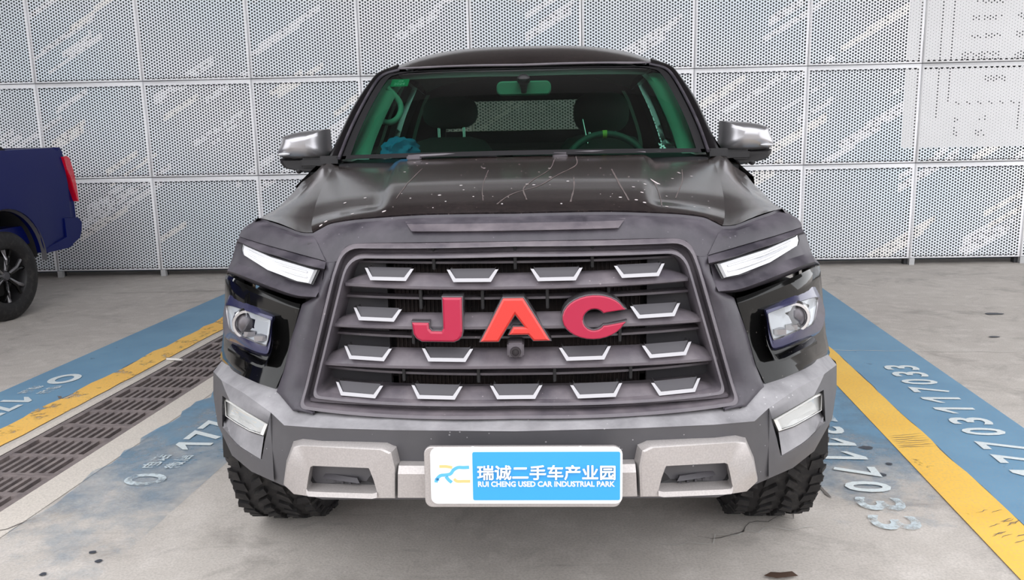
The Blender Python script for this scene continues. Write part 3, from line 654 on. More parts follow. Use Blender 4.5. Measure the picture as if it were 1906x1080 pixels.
# small litter
bm = bmesh.new(); tube(bm, [uv(-2.482, 2.897, .012), uv(-2.366, 2.863, .017)], .007, 8)
tag(from_bm('stick', bm, M['stick']), 'short pale stick lying on the edge of the drain', 'stick')
bm = bmesh.new(); c = uv(.76, .492)
pts = [(-.055, 0, .008), (-.03, .012, .014), (0, .016, .010), (.035, .012, .016), (.05, -.002, .008), (.02, -.014, .012), (-.02, -.016, .009)]
f_ = [bm.verts.new(c + Vector(p)) for p in pts]; ct = bm.verts.new(c + Vector((0, 0, .018)))
for i in range(7): bm.faces.new((f_[i], f_[(i + 1) % 7], ct))
tag(from_bm('dry_leaf', bm, M['leaf'], None, 60), 'curled dark brown leaf on the floor at the bottom edge', 'leaf')

# ================================================================ BLACK PICKUP
TR = tag(empty('pickup_truck'), 'black pickup truck with red grille letters, facing the camera in the middle bay', 'pickup truck')
DP, BP = M['dark_plastic'], M['bumper_plastic']
M['chrome_dark'] = principled('dark_chrome', (0.12, 0.11, 0.12), 0.3, 0.6)
V = Vector
def ipl(l, x):
    return [float(np.interp(x, [p[0] for p in l], [p[i] for p in l])) for i in range(3)]
# ---- hood
gap = [V(p) for p in G['gap']]; hr = [V(p) for p in G['hoodrear']]
ZC = [(0.25, 1.142), (.27, 1.149), (.35, 1.176), (.45, 1.197), (.6, 1.2215), (.8, 1.242), (1.0, 1.261), (1.2, 1.277), (1.4, 1.288)]
def hood_z(x, y, q):
    """q = |x| as a share of the half width at this station"""
    z = float(np.interp(y, [a for a, b in ZC], [b for a, b in ZC]))
    b = 0.60 + 0.02 * (y - .3)
    z -= 0.008 * (q / b) ** 2 if q < b else 0.008
    s = min(max((q - b) / 0.07, 0), 1); s = s * s * (3 - 2 * s); fl = max(0.0, min(1.0, (y - .30) / .15))
    z -= 0.026 * s * fl
    if q > b: z -= (0.006 + 0.034 * max(0, 1 - (y - .3) / .9)) * ((q - b) / (1 - b)) ** 1.7
    return z
NU, NV = 34, 26
hrows = []
front = refine(gap[:8], 6); 
us = [i / NU for i in range(NU + 1)]
def lerp_poly(pl, u):
    t = u * (len(pl) - 1); i = min(int(t), len(pl) - 2); return pl[i].lerp(pl[i + 1], t - i)
rear = refine(hr, 6)
xr_f, xr_r = gap[7][0], 0.735
fx_ = [p[0] for p in front]
for j in range(NV + 1):
    v = (j / NV) ** 1.6; row = []
    for u in us:
        xf = xr_f * u; yf = float(np.interp(xf, fx_, [p[1] for p in front])); zf = float(np.interp(xf, fx_, [p[2] for p in front]))
        xr = xr_r * u; yr = float(np.interp(xr, [p[0] for p in rear], [p[1] for p in rear]))
        x = xf + (xr - xf) * (v ** 0.8); y = yf + 0.004 + (yr - yf) * v
        z = hood_z(x, y, u); z0 = hood_z(xf, yf + .004, u)
        z += (zf + .004 - z0) * math.exp(-v / 0.055)
        row.append(V((x, y, z)))
    hrows.append(row)
hood = panel('hood', [hrows], M['black_paint'], TR, out=(0, 0, 1), thick=.012, smooth=50)
# rain streaks, droppings and specks dried on the hood
from mathutils.bvhtree import BVHTree
_b = bmesh.new(); _b.from_mesh(hood.data); HT = BVHTree.FromBMesh(_b); _b.free()
def on_hood(x, y, up=.0008):
    h = HT.ray_cast(V((x, y, 2)), V((0, 0, -1))); return (h[0] + V((0, 0, up))) if h[0] else None
mstreak = principled('dried_streak', (0.11, 0.088, 0.086), 0.85); mdrop = principled('droppings', (0.55, 0.5, 0.5), 0.8)
bm = bmesh.new()
for path, wd in (([(.20, 1.15), (.19, .9), (.13, .7), (.07, .52), (-.01, .42), (-.05, .33)], .006), ([(.12, 1.05), (.10, .8), (.05, .6), (.02, .48), (.03, .36)], .005), ([(.17, .62), (.165, .48), (.15, .34)], .006), ([(.30, .8), (.30, .55), (.31, .36)], .006), ([(.42, .66), (.415, .5), (.40, .36)], .005), ([(.56, 1.0), (.52, .75), (.46, .5)], .004), ([(-.33, .9), (-.335, .6), (-.34, .42)], .004), ([(-.1, .8), (-.1, .5), (-.09, .36)], .003)):
    pts = refine([V((x, y, 0)) for x, y in path], 6); A, B = [], []
    for i, p in enumerate(pts):
        w_ = wd * random.uniform(.3, 1); a, b = on_hood(p.x - w_ / 2, p.y), on_hood(p.x + w_ / 2, p.y)
        if a is None or b is None: continue
        A.append(bm.verts.new(a)); B.append(bm.verts.new(b))
    for i in range(len(A) - 1): bm.faces.new((A[i], B[i], B[i + 1], A[i + 1]))
orient(bm, (0, 0, 1)); ob = from_bm('rain_streak', bm, mstreak, hood, None); ob['kind'] = 'stuff'
bm = bmesh.new()
for k in range(90):
    x, y = random.uniform(-.55, .6), random.uniform(.32, 1.1); r_ = random.choice((.0015, .002, .002, .003, .005)); pts = [on_hood(x + r_ * math.cos(a), y + r_ * math.sin(a)) for a in [q * math.pi / 3 for q in range(6)]]
    if None not in pts: bm.faces.new([bm.verts.new(p) for p in pts])
for x, y, rx_, ry_ in ((.425, .68, .016, .012), (-.36, .33, .006, .004), (.50, .42, .004, .003)):
    pts = [on_hood(x + rx_ * math.cos(a), y + ry_ * math.sin(a)) for a in [q * math.pi / 5 for q in range(10)]]
    if None not in pts: bm.faces.new([bm.verts.new(p) for p in pts])
orient(bm, (0, 0, 1)); ob = from_bm('dried_speck', bm, mdrop, hood, None); ob['kind'] = 'stuff'
# ---- fenders: from hood ridge over the crest down to the wheel arch
cr_ = [V(p) for p in G['crest']]
WCY, WR = 0.95, 0.385
def crest_at(y): return [float(np.interp(y, [p[1] for p in cr_], [p[i] for p in cr_])) for i in (0, 2)]
def ridge_at(y):
    c = [r[-1] for r in hrows]; return V([float(np.interp(y, [p[1] for p in c], [p[i] for p in c])) for i in (0, 1, 2)])
g12 = refine(gap[7:], 4)
def fender(s):
    rows = []
    ys = [0.0, .06, .14, .24, .36, .5, .64, .78, .9, 1.0]
    for t in ys:
        row = []
        for j in range(15):
            a = j / 14
            # front boundary along the nose gap, rear boundary at the door
            if a <= .5:
                b = a / .5; pf = lerp_poly(g12, b)
                yb = 1.42; y = pf.y + .004 + (yb - pf.y) * t
                rp = ridge_at(y if y > hrows[0][-1].y else hrows[0][-1].y); cx, cz = crest_at(y)
                x = rp.x + (cx - rp.x) * b; z = rp.z + (cz - rp.z) * b + (0.010 * math.sin(math.pi * b))
                k = math.exp(-t / .10); x = x * (1 - k) + pf.x * k; z = z * (1 - k) + (pf.z + .003) * k
                row.append(V((x, y, z)))
            else:
                b = (a - .5) / .5; y0 = g12[-1].y; y = (y0 + .004 + .06 * b) + (1.42 - y0 - .06 * b) * t
                cx, cz = crest_at(y)
                xs_ = max(cx + .02, float(np.interp(y, [.5, .62, .8, 1.0], [.828, .845, .90, .945]))); zlow = 0.60 if y < .58 or y > 1.32 else WR + math.sqrt(max(0, .50 ** 2 - (y - WCY) ** 2)) * .98
                zlow = max(zlow, .60)
                x = cx + (xs_ - cx) * (1 - (1 - b) ** 2.2); z = cz + (zlow - cz) * b ** 1.35
                row.append(V((x, y, z)))
        rows.append(row)
    panel('fender', [rows], M['black_paint'], TR, mirror=False, side=s, out=(s, -.3, 1), smooth=50)
for s in (-1, 1): fender(s)
# ---- nose panel: band above the grille, legs beside it, top of the brows
op = [V(p) for p in G['open']]
top_b = [gap[0], gap[1], gap[2], gap[3], gap[4], gap[5], gap[6], gap[7]]
low_b = [op[0], V((.13, FY(.13, 1.085), 1.085)), V((.26, FY(.26, 1.084), 1.084)), op[1], op[2], op[3], op[4], V(G['leg_out'][0]) + V((0, .002, -.004))]
def bulge(a, b, k, o): # row between a and b pushed outwards
    return [p.lerp(q, k) + V((0, -o, o * .6)) for p, q in zip(a, b)]
c_edge = [p + V((0, -.004, -.007)) for p in top_b]
g1 = [top_b, c_edge] + [bulge(top_b, low_b, .35, .012), bulge(top_b, low_b, .75, .012), [p + V((0, -.004, .002)) for p in low_b]]
g1 = [refine(r, 3) for r in g1]
li, lo_ = [V(p) for p in G['leg_in']], [V(p) for p in G['leg_out']]
g2 = grid([[a + V((0, -.004, 0)), a.lerp(b, .45) + V((0, -.016, 0)), b + V((0, -.002, 0)), b + V((0, .05, 0))] for a, b in zip(li, lo_)], 3, 3, True, False)
B0, B1 = [V(p) for p in G['brow0']], [V(p) for p in G['brow1']]
g3 = [refine(r, 3) for r in ([B0, [p + V((0, -.004, -.007)) for p in B0], bulge(B0, B1, .35, .012), bulge(B0, B1, .75, .012), [p + V((0, -.004, .002)) for p in B1]])]
g4 = [[top_b[-1], low_b[-1] + V((0, -.004, .002)), lo_[0]]]
panel('nose_panel', [g1, g2, g3], DP, TR, out=(0, -1, .4), thick=.008, smooth=40)
# recessed stripe in the middle of the band
st = [(-.285, 1.128), (.285, 1.128), (.262, 1.106), (-.262, 1.106)]
bm = bmesh.new(); add_grid(bm, [[V((x0 + (x1 - x0) * i / 14, FY(x0 + (x1 - x0) * i / 14, z, o), z)) for i in range(15)] for x0, x1, z, o in ((-.292, .292, 1.136, .006), (-.290, .290, 1.1335, -.013), (-.268, .268, 1.114, -.032), (-.262, .262, 1.109, -.010))]); orient(bm, (0, -1, .4)); from_bm('nose_strip', bm, M['slat_plastic'], TR, 20)
# ---- brows with daytime lamps
for s in (-1, 1):
    rows = [G['brow%d' % k] for k in (1, 2, 3, 4, 5, 6, 7)]
    g = [refine(mir(r, s), 4) for r in rows]
    side_g = [[r[-1], r[-1] + V((s * .02, .10, 0)), r[-1] + V((s * .035, .28, 0))] for r in [mir(x, s) for x in [G['brow0']] + rows]]
    in_g = [[mir(r, s)[0], mir(r, s)[0] + V((-s * .012, .004, -.006))] for r in rows]
    bm = bmesh.new(); add_grid(bm, g); add_grid(bm, side_g); orient(bm, (0, -1, 0))
    brow = from_bm('headlamp_brow', bm, DP, TR, 30)
    d_ = mir(G['drl'], s)
    bm = bmesh.new(); strip_loops(bm, [off(d_, .03), off(d_, -.006), shrink(d_, .06, -.012)], True); bmesh.ops.recalc_face_normals(bm, faces=bm.faces)
    drl = from_bm('daytime_lamp', bm, M['drl'], TR, 20)
    drl['label'] = 'white strip lamp under the brow'
    # inner light guides
    a, b, c, e = d_[0], d_[2], d_[3], d_[6]
    bm = bmesh.new()
    up_, dn_ = [d_[0], d_[1], d_[2]], [d_[6], d_[5], d_[4], d_[3]]
    for k in (.3, .62):
        tube(bm, [lerp_poly(up_, t_ / 10).lerp(lerp_poly(dn_, t_ / 10), k) + V((0, -.011, 0)) for t_ in range(1, 10)], .0026, 6)
    from_bm('light_guide', bm, M['lamp_inner'], drl, 60)
    bm = bmesh.new(); strip_loops(bm, [shrink(d_, -.05, .002), shrink(d_, -.05, -.004), off(d_, -.004)]); bmesh.ops.recalc_face_normals(bm, faces=bm.faces)
    from_bm('lamp_rim', bm, M['black_plastic'], drl, 30)
# ---- gloss black headlamp panels
for s in (-1, 1):
    rows = [mir(G['bp%d' % k], s) for k in range(4)]
    r0 = off(rows[0], -.012, -.012); r3 = off(rows[3], -.008, .012)
    g = grid([rows[0], r0, [p for p in rows[1]], [p for p in rows[2]], r3, rows[3]], 3, 3, True, False)
    sideg = [[r[-1], r[-1] + V((s * .02, .12, 0)), r[-1] + V((s * .03, .3, 0))] for r in g]
    ing = [[r[0] + V((-s * .0, .05, 0)), r[0]] for r in g]
    bm = bmesh.new(); add_grid(bm, g); add_grid(bm, sideg); add_grid(bm, ing); orient(bm, (0, -1, 0))
    hp = from_bm('headlamp_panel', bm, M['gloss_black'], TR, 35)
    lo, lb, lin = mir(G['lamp_out'], s), mir(G['lamp_back'], s), mir(G['lamp_in'], s); lin = shrink(lin, -.09)
    lamp = None
    bm = bmesh.new()
    rl = lambda l: refine(l + [l[0]], 3)[:-1]
    strip_loops(bm, [rl(off(lb, .03)), rl(lb), rl(lo), rl(shrink(lo, .05, -.004)), rl(lin), rl(shrink(lin, .03, .004))])
    bmesh.ops.recalc_face_normals(bm, faces=bm.faces)
    lamp = from_bm('headlamp', bm, M['bezel'], TR, 40)
    bm = bmesh.new(); strip_loops(bm, [rl(shrink(lin, .02, -.003)), rl(shrink(lin, .07, .004))]); bmesh.ops.recalc_face_normals(bm, faces=bm.faces)
    from_bm('lamp_rim', bm, M['satin'], lamp, 40)
    bm = bmesh.new(); strip_loops(bm, [rl(shrink(lin, .03, .002)), rl(shrink(lin, .12, .012)), rl(shrink(lin, .5, .014))], True); bmesh.ops.recalc_face_normals(bm, faces=bm.faces)
    from_bm('reflector', bm, M['lamp_inner'], lamp, 40)
    c = V(mir(G['proj'], s)[0]); c.y = centroid(lin).y + .0
    bm = bmesh.new(); lathe(bm, [(.014, .048), (.004, .045), (-.002, .042), (-.002, .035), (.006, .033)], 'Y', c, 24); from_bm('projector_ring', bm, M['chrome'], lamp, 40)
    bm = bmesh.new(); lathe(bm, [(.010, .034), (.003, .029), (-.002, .018), (-.005, 0.0005)], 'Y', c, 24); from_bm('projector_lens', bm, M['chrome_dark'], lamp, 60)
    bm = bmesh.new()
    for k in range(3):
        p = lin[3].lerp(lin[5], .1 + .3 * k) + V((0, .008, .012)); box(bm, p.x - .016, p.x + .016, p.y - .01, p.y + .02, p.z - .002, p.z + .012)
    from_bm('lower_reflector', bm, M['satin'], lamp, 30)
    bm = bmesh.new(); strip_loops(bm, [rl(shrink(lin, .015, .002)), rl(shrink(lin, .4, -.006))], True); bmesh.ops.recalc_face_normals(bm, faces=bm.faces)
    from_bm('lamp_glass', bm, M['clear'], lamp, 60)
    lip = mir(G['lamp_lip'], s)
    bm = bmesh.new(); gl_ = [refine(off(lip, .03, .010), 3), refine(off(lip, -.016, .004), 3), refine(off(lip, -.018, -.003), 3), refine(off(lip, .03, -.008), 3)]; add_grid(bm, gl_); orient(bm, (0, -1, .5))
    from_bm('panel_lip', bm, M['gloss_black'], hp, 40)
# ---- grille
GR = boxes('grille_core', [(-.60, .60, .36, .40, .62, 1.10)], M['grille_dark'], TR)
OUT = [(0, 1.085), (.4565, 1.0800), (.5765, .6590), (0, .6645)]
def outline(dd):
    ls = []
    for a, b in zip(OUT[:-1], OUT[1:]):
        t = V((b[0] - a[0], 0, b[1] - a[1])).normalized(); nn = V((t.z, 0, -t.x)); ls.append((V((a[0], 0, a[1])) + nn * dd, t))
    def ix(p, q):
        (a, t), (b, u) = p, q; dx = b - a; k = (dx.x * u.z - dx.z * u.x) / (t.x * u.z - t.z * u.x); return a + t * k
    B_, C_ = ix(ls[0], ls[1]), ix(ls[1], ls[2]); A_, D_ = V((0, 0, ls[0][0].z)), V((0, 0, ls[2][0].z + (0 - ls[2][0].x) * 0))
    k = -ls[2][0].x / ls[2][1].x; D_ = ls[2][0] + ls[2][1] * k
    pts = [A_.lerp(B_ - ls[0][1] * .042, i / 10) for i in range(10)]
    def bez(p, t0, t1, r): return [((p - t0 * r) * (1 - w) ** 2 + p * (2 * w * (1 - w)) + (p + t1 * r) * w ** 2) for w in [i / 6 for i in range(7)]]
    pts += bez(B_, ls[0][1], ls[1][1], .042); a, b = B_ + ls[1][1] * .042, C_ - ls[1][1] * .020
    pts += [a.lerp(b, i / 12) for i in range(1, 12)] + bez(C_, ls[1][1], ls[2][1], .020)
    a = C_ + ls[2][1] * .020; pts += [a.lerp(D_, i / 14) for i in range(1, 15)]
    return pts
prof = [(-.004, .004), (.002, -.014), (.009, -.014), (.012, .032), (.024, .034), (.027, -.006), (.033, -.006), (.038, .02), (.044, .12)]
rows = []
for dd, yo in prof:
    rows.append([V((q.x, FY(q.x, q.z, yo), q.z)) for q in outline(dd)])
gs = rows
frame = panel('grille_frame', [gs], M['slat_plastic'], TR, out=(0, -1, 0), smooth=35)  # lighter upward faces of this plastic act as a painted highlight on the lips
sh = [(-.335, .335)]
# radiator and shutters behind the slats
rad = boxes('radiator', [(-.335, .335, .295, .33, .66, 1.09)], M['radiator'], TR)
bm = bmesh.new()
for k in range(60): x = -.33 + k * .0112; box(bm, x, x + .002, .285, .297, .66, 1.09)
fin = from_bm('radiator_fins', bm, M['radiator'], rad, None); fin['kind'] = 'stuff'
for s in (-1, 1):
    boxes('side_shutter', [(min(s * .35, s * .56), max(s * .35, s * .56), .27, .30, .66, 1.08)], M['shutter'], TR)
SL_ = [(1.012, .977, .445, .981, (-.325, -.107, .106, .318)), (.913, .879, .488, .874, (-.358, .358)), (.824, .781, .523, .772, (-.386, -.174, .175, .387)), (.728, .690, .548, .677, (-.410, -.202, 0.0, .202, .409))]
for zt, zb, xt, zt_tip, brs in SL_:
    n = 36; rows = [[] for _ in range(7)]
    for i in range(n + 1):
        x = -xt + 2 * xt * i / n; e = max(0, 1 - (xt - abs(x)) / .10); e = e * e
        zbot = zb + (zt_tip - zb) * (abs(x) / xt) ** 2; ztop = zt + (zt_tip - zb) * (abs(x) / xt) ** 2 - (zt - zb) * .75 * e
        y0 = FY(x, zbot)
        pr = [(ztop - .022, .12), (ztop - .006, .065), (ztop - (ztop - zbot) * .3, .038), (zbot + .003, .010), (zbot - .004, .010), (zbot - .008, .018), (zbot - .004, .11)]
        for r, (z, yo) in zip(rows, pr): r.append(V((x, y0 + yo, z)))
    bm = bmesh.new(); add_grid(bm, rows); orient(bm, (0, -1, 1))
    sl = from_bm('grille_slat', bm, M['slat_plastic'], TR, 40)
    zc_ = zb + .014
    for bx in brs:
        h0, hb = zb + .018 + (zt_tip - zb) * (abs(bx) / xt) ** 2, .0485
        outer = [(bx - .066, h0 + .026), (bx - .0475, h0 - .002), (bx + .0475, h0 - .002), (bx + .066, h0 + .026)]
        inner = [(bx - .058, h0 + .026), (bx - .0425, h0 + .0065), (bx + .0425, h0 + .0065), (bx + .058, h0 + .026)]
        bm = bmesh.new()
        def yb_(x, z): return FY(bx, zb) + sweep(x) - sweep(bx) + .006 + (z - h0) * .85
        f1 = [V((x, yb_(x, z), z)) for x, z in outer]; f2 = [V((x, yb_(x, z) - .002, z)) for x, z in inner]
        add_grid(bm, [[p + V((0, .03, 0)) for p in f1], f1, f2, [p + V((0, .05, .0)) for p in f2]]); orient(bm, (0, -1, 0))
        from_bm('bracket', bm, M['satin'], sl, 25)
        bm = bmesh.new(); add_grid(bm, [[p + V((0, .012, .001)) for p in f2[0:1]] + [f2[3] + V((0, .012, .001))], [f2[1] + V((0, .004, 0)), f2[2] + V((0, .004, 0))]]); orient(bm, (0, -1, 0))
        from_bm('bracket_pocket', bm, M['shutter'], sl, None)
for z, xm, vs, za, zb in ((1.030, .42, (-.213, 0, .2), 1.012, 1.075), (0.941, .47, (-.247, -.085, .082, .24), .913, .975), (0.842, .51, (-.268, .268), .824, .88), (0.749, .54, (-.295, -.098, .098, .295), .728, .78)):
    bm = bmesh.new(); rows = [[], [], [], []]
    for i in range(25):
        x = -xm + 2 * xm * i / 24; y = FY(x, z) + .062
        for r, (dy, dz) in zip(rows, ((.04, .004), (0, .003), (0, -.003), (.04, -.004))): r.append(V((x, y + dy, z + dz)))
    add_grid(bm, rows); orient(bm, (0, -1, 0)); sec = from_bm('thin_slat', bm, M['slat_plastic'], TR, 30)
    for x in vs:
        y = FY(x, z) + .055; boxes('upright', [(x - .004, x + .004, y, y + .05, za, zb)], M['black_plastic'], sec, .0015)
# letters
def letter(name, poly, mat, holes=None):
    yf = lambda x, z: FY(x, z) - .000
    ctr = V((sum(p[0] for p in poly) / len(poly), 0, sum(p[1] for p in poly) / len(poly)))
    bm = bmesh.new(); prism(bm, poly, -.012, .02, .0045, yf=lambda x, z: FY(x, .90) - (z - .90) * -.12); L_ = from_bm(name, bm, mat, TR, None)
    n = len(poly); ar = sum(poly[i][0] * poly[(i + 1) % n][1] - poly[(i + 1) % n][0] * poly[i][1] for i in range(n)); sg = -1 if ar > 0 else 1
    fat = []
    for i in range(n):
        a, p, b = V((*poly[i - 1], 0)), V((*poly[i], 0)), V((*poly[(i + 1) % n], 0))
        t1, t2 = (p - a).normalized(), (b - p).normalized(); nn = V((-t1.y - t2.y, t1.x + t2.x, 0)).normalized() * sg; k = 1 / max(.5, nn.dot(V((-t1.y, t1.x, 0)) * sg))
        q = p + nn * .0028 * k; fat.append((q.x, q.y))
    bm = bmesh.new(); prism(bm, fat, -.003, .05, .001, yf=lambda x, z: FY(x, .90) - (z - .90) * -.12); from_bm('letter_base', bm, M['chrome_dark'], L_, None)
    return L_
def J_map(p): return (-.261 + (p[0] - 890) / 500 * .128, .957 - (p[1] - 605) / 425 * .111)
Jp = [(1200, 605), (1390, 605), (1390, 930), (1380, 975), (1350, 1008), (1305, 1027), (985, 1027), (935, 1000), (905, 960), (890, 850), (1055, 850), (1060, 905), (1085, 930), (1185, 930), (1205, 900)]
letter('letter_j', [J_map(p) for p in reversed(Jp)], M['red'])
def A_map(p): return (-.087 + (p[0] - 95) * 2.277e-4, .954 - (p[1] - 145) / 475 * .107)
Ap = [(95, 620), (350, 145), (570, 145), (855, 615), (680, 615), (620, 545), (410, 545), (455, 462), (585, 462), (478, 318), (290, 620)]
letter('letter_a', [A_map(p) for p in reversed(Ap)], M['red_flared'])
def C_map(p): return (.119 + (p[0] - 1010) / 680 * .158, .957 - (p[1] - 120) / 475 * .108)
Cp = [(1690, 285), (1480, 308)] + [(1350 + 125 * math.cos(a), 385 - 122 * math.sin(a)) for a in np.radians(np.linspace(35, 325, 17))] + [(1490, 455), (1690, 425)] + [(1350 + 342 * math.cos(a), 358 + 238 * math.sin(a)) for a in np.radians(np.linspace(22, 338, 28))]
letter('letter_c', [C_map(p) for p in Cp], M['red'])
cm = boxes('front_camera', [(-.021, .021, .085, .2, .806, .842)], M['slat_plastic'], TR, .004)
bm = bmesh.new(); lathe(bm, [(.0, .014), (-.006, .013), (-.006, .009), (-.002, .008), (-.003, .0005)], 'Y', (0, .085, .820), 20); from_bm('camera_lens', bm, M['grille_dark'], cm, 40)
# ---- bumper
bA, bB, bD = [V(p) for p in G['bumA']], [V(p) for p in G['bumB']], [V(p) for p in G['bumD']]
bA[-1].x = bB[-1].x = .985; bA[-1].y = bB[-1].y = .76; bA[-1].z = bA[-2].z + .01; bB[-1].z = bB[-2].z
back = [p + V((0, .09, .004)) for p in bA]
ledge = [back, bA, bB]
f_top = bB[:4] + [V(G['faceO'][0])]
f_mid = [p.lerp(q, .5) + V((0, -.004, 0)) for p, q in zip(f_top, bD)]; f_mid[-1] = V(G['faceO'][9])
face = [r for r in (f_top, [p + V((0, .002, -.006)) for p in f_top], f_mid, bD, [p + V((0, .10, .01)) for p in bD])]
fO, fH = [V(p) for p in G['faceO']], [V(p) for p in G['faceH']]
loops = [fO, [p.lerp(q, .5) + V((0, -.002, 0)) for p, q in zip(fO, fH)], fH, [q + V((0, .035, 0)) for q in fH]]
loops = [l + [l[0]] for l in loops]
sd = [[p, V((.985, .62 + .0 * k, p.z)), V((.985, .80, p.z))] for k, p in enumerate(fO[3:6])]
sd2 = [[p, p + V((.05, .15, .02)), p + V((.07, .3, .06))] for p in fO[5:9]]
bump_o = panel('bumper', [ledge, face, loops, sd, sd2], BP, TR, out=(0, -1, .3), smooth=28)
for s in (-1, 1):
    fl_ = mir(G['fogL'], s); cc = centroid(fl_)
    bm = bmesh.new(); strip_loops(bm, [off(fl_, .04), fl_, shrink(fl_, .10, -.006), shrink(fl_, .12, -.002)]); bmesh.ops.recalc_face_normals(bm, faces=bm.faces)
    fog = from_bm('fog_lamp', bm, M['amber'], TR, 30); fog['label'] = 'white quad fog lamp in the bumper corner'
    bm = bmesh.new(); strip_loops(bm, [shrink(fl_, .12, .002), shrink(fl_, .5, .009)], True); bmesh.ops.recalc_face_normals(bm, faces=bm.faces)
    from_bm('reflector', bm, M['amber'], fog, 30)
    bm = bmesh.new(); strip_loops(bm, [shrink(fl_, .11, -.003), shrink(fl_, .5, -.008)], True); bmesh.ops.recalc_face_normals(bm, faces=bm.faces)
    from_bm('lamp_glass', bm, M['clear'], fog, 60)
    q = mir(G['fogF'], s); bm = bmesh.new(); add_grid(bm, [refine(off(q[:4], .03), 2), refine(q[:4], 2), refine(list(reversed(q[4:])), 2), refine([p + V((0, .05, -.01)) for p in reversed(q[4:])], 2)]); orient(bm, (0, -1, .6))
    from_bm('fog_pocket', bm, BP, bump_o, 25)
# under valance
boxes('lower_valance', [(-.56, .56, .12, .18, .455, .52)], M['black_plastic'], TR, .01)
# ---- silver skid plate
for s in (-1, 1):
    o_, p_ = mir(G['skO'], s), mir(G['skP'], s)
    bm = bmesh.new(); strip_loops(bm, [off(o_, .10), off(o_, .016), shrink(o_, .05, -.010), shrink(o_, .085, -.014), off(p_, -.012), off(p_, .05)])
    bmesh.ops.recalc_face_normals(bm, faces=bm.faces); orient(bm, (0, -1, 0))
    sk = from_bm('skid_plate', bm, M['silver'], TR, 30)
    bm = bmesh.new(); strip_loops(bm, [off(p_, .03), shrink(p_, .5, .034)], True); bmesh.ops.recalc_face_normals(bm, faces=bm.faces); orient(bm, (0, -1, 0))
    tp = from_bm('tow_pocket', bm, M['black_plastic'], TR, None)
    c = centroid(p_); bm = bmesh.new()
    xs_ = [c.x - .052 + .013 * k for k in range(9)]
    add_grid(bm, [[V((x if z < -.003 else c.x + (x - c.x) * .85, FY(x, .48) + dy, c.z + z)) for x in xs_] for z, dy in ((.0, .02), (-.002, -.018), (-.012, -.028), (-.015, -.020), (-.015, .02))]); orient(bm, (0, -1, .5))
    for k in range(5):
        x = c.x - .045 + k * .021; y = FY(x, .48); box(bm, x, x + .006, y - .014, y + .03, c.z - .026, c.z - .019)
    from_bm('tow_bar', bm, M['shutter'], tp, None)
    q = [p_[5], p_[6], p_[7], p_[8], p_[9]]
    bm = bmesh.new(); add_grid(bm, [off(q, -.018, -.010), off(q, -.014, .002), off(q, .045, .006)]); orient(bm, (0, -1, 1)); from_bm('pocket_sill', bm, M['silver'], sk, 30)
sb = [V(p) for p in G['skbar']]
rows = [[sb[1] + V((0, .05, .002)), sb[0] + V((0, .05, .002))], [sb[1], sb[0]], [sb[3] + V((0, -.012, 0)), sb[2] + V((0, -.012, 0))], [sb[5] + V((0, -.012, .006)), sb[4] + V((0, -.012, .006))], [sb[5], sb[4]], [sb[5] + V((0, .1, 0)), sb[4] + V((0, .1, 0))]]
panel('skid_bar', [rows], M['silver'], TR, out=(0, -1, 0), smooth=30)
# ---- licence plate
PL = empty('licence_plate', (.0185, -.072, .5565), 0, TR); PL.rotation_euler = (R(-3), R(0.3), 0)
def rrect(w_, h_, r, n=5, cx=0, cz=0):
    out = []
    for sx, sz, a0 in ((1, 1, 0), (-1, 1, 90), (-1, -1, 180), (1, -1, 270)):
        for k in range(n + 1):
            a = R(a0 + 90 * k / n); out.append((cx + sx * (w_ / 2 - r) + r * math.cos(a), cz + sz * (h_ / 2 - r) + r * math.sin(a)))
    return out
bm = bmesh.new(); prism(bm, list(reversed(rrect(.468, .150, .018, cx=-.003, cz=-.0025))), 0, .012, .002); from_bm('plate_frame', bm, M['silver'], PL, None)
bm = bmesh.new(); prism(bm, list(reversed(rrect(.455, .138, .016, cx=.006, cz=.002))), -.006, .0, .0015); pp = from_bm('plate_sheet', bm, M['plate_white'], PL, None)
bm = bmesh.new(); prism(bm, list(reversed(rrect(.349, .119, .004, 3, cx=.0535, cz=.0025))), -.0072, -.006, 0); from_bm('blue_field', bm, M['plate_blue'], pp, None)
def on_plate(name, body, size, mat, x, z, bold, width, y=-.0082):
    ob = text_mesh(name, body, size, mat, pp, bold=bold, extrude=.0004, width=width); ob.location = (x, y, z); ob.rotation_euler = (R(90), 0, 0); return ob
cn = on_plate('company_name', '瑞诚二手车产业园', .038, M['print_white'], .0535, .0125, 0, (.325, .035))
bm = bmesh.new()
for dx, dy in ((0, 0), (.0009, 0), (-.0009, 0), (0, .0007), (0, -.0007), (.0006, .0005), (-.0006, -.0005)):
    k0 = len(bm.verts); bm.from_mesh(cn.data); bm.verts.ensure_lookup_table()
    for v_ in bm.verts[k0:]: v_.co.x += dx; v_.co.y += dy; v_.co.z += k0 * 4e-7
bm.to_mesh(cn.data); bm.free()
on_plate('english_name', 'RUI CHENG USED CAR INDUSTRIAL PARK', .014, M['print_white'], .0535, -.0165, .0004, (.324, .0135))
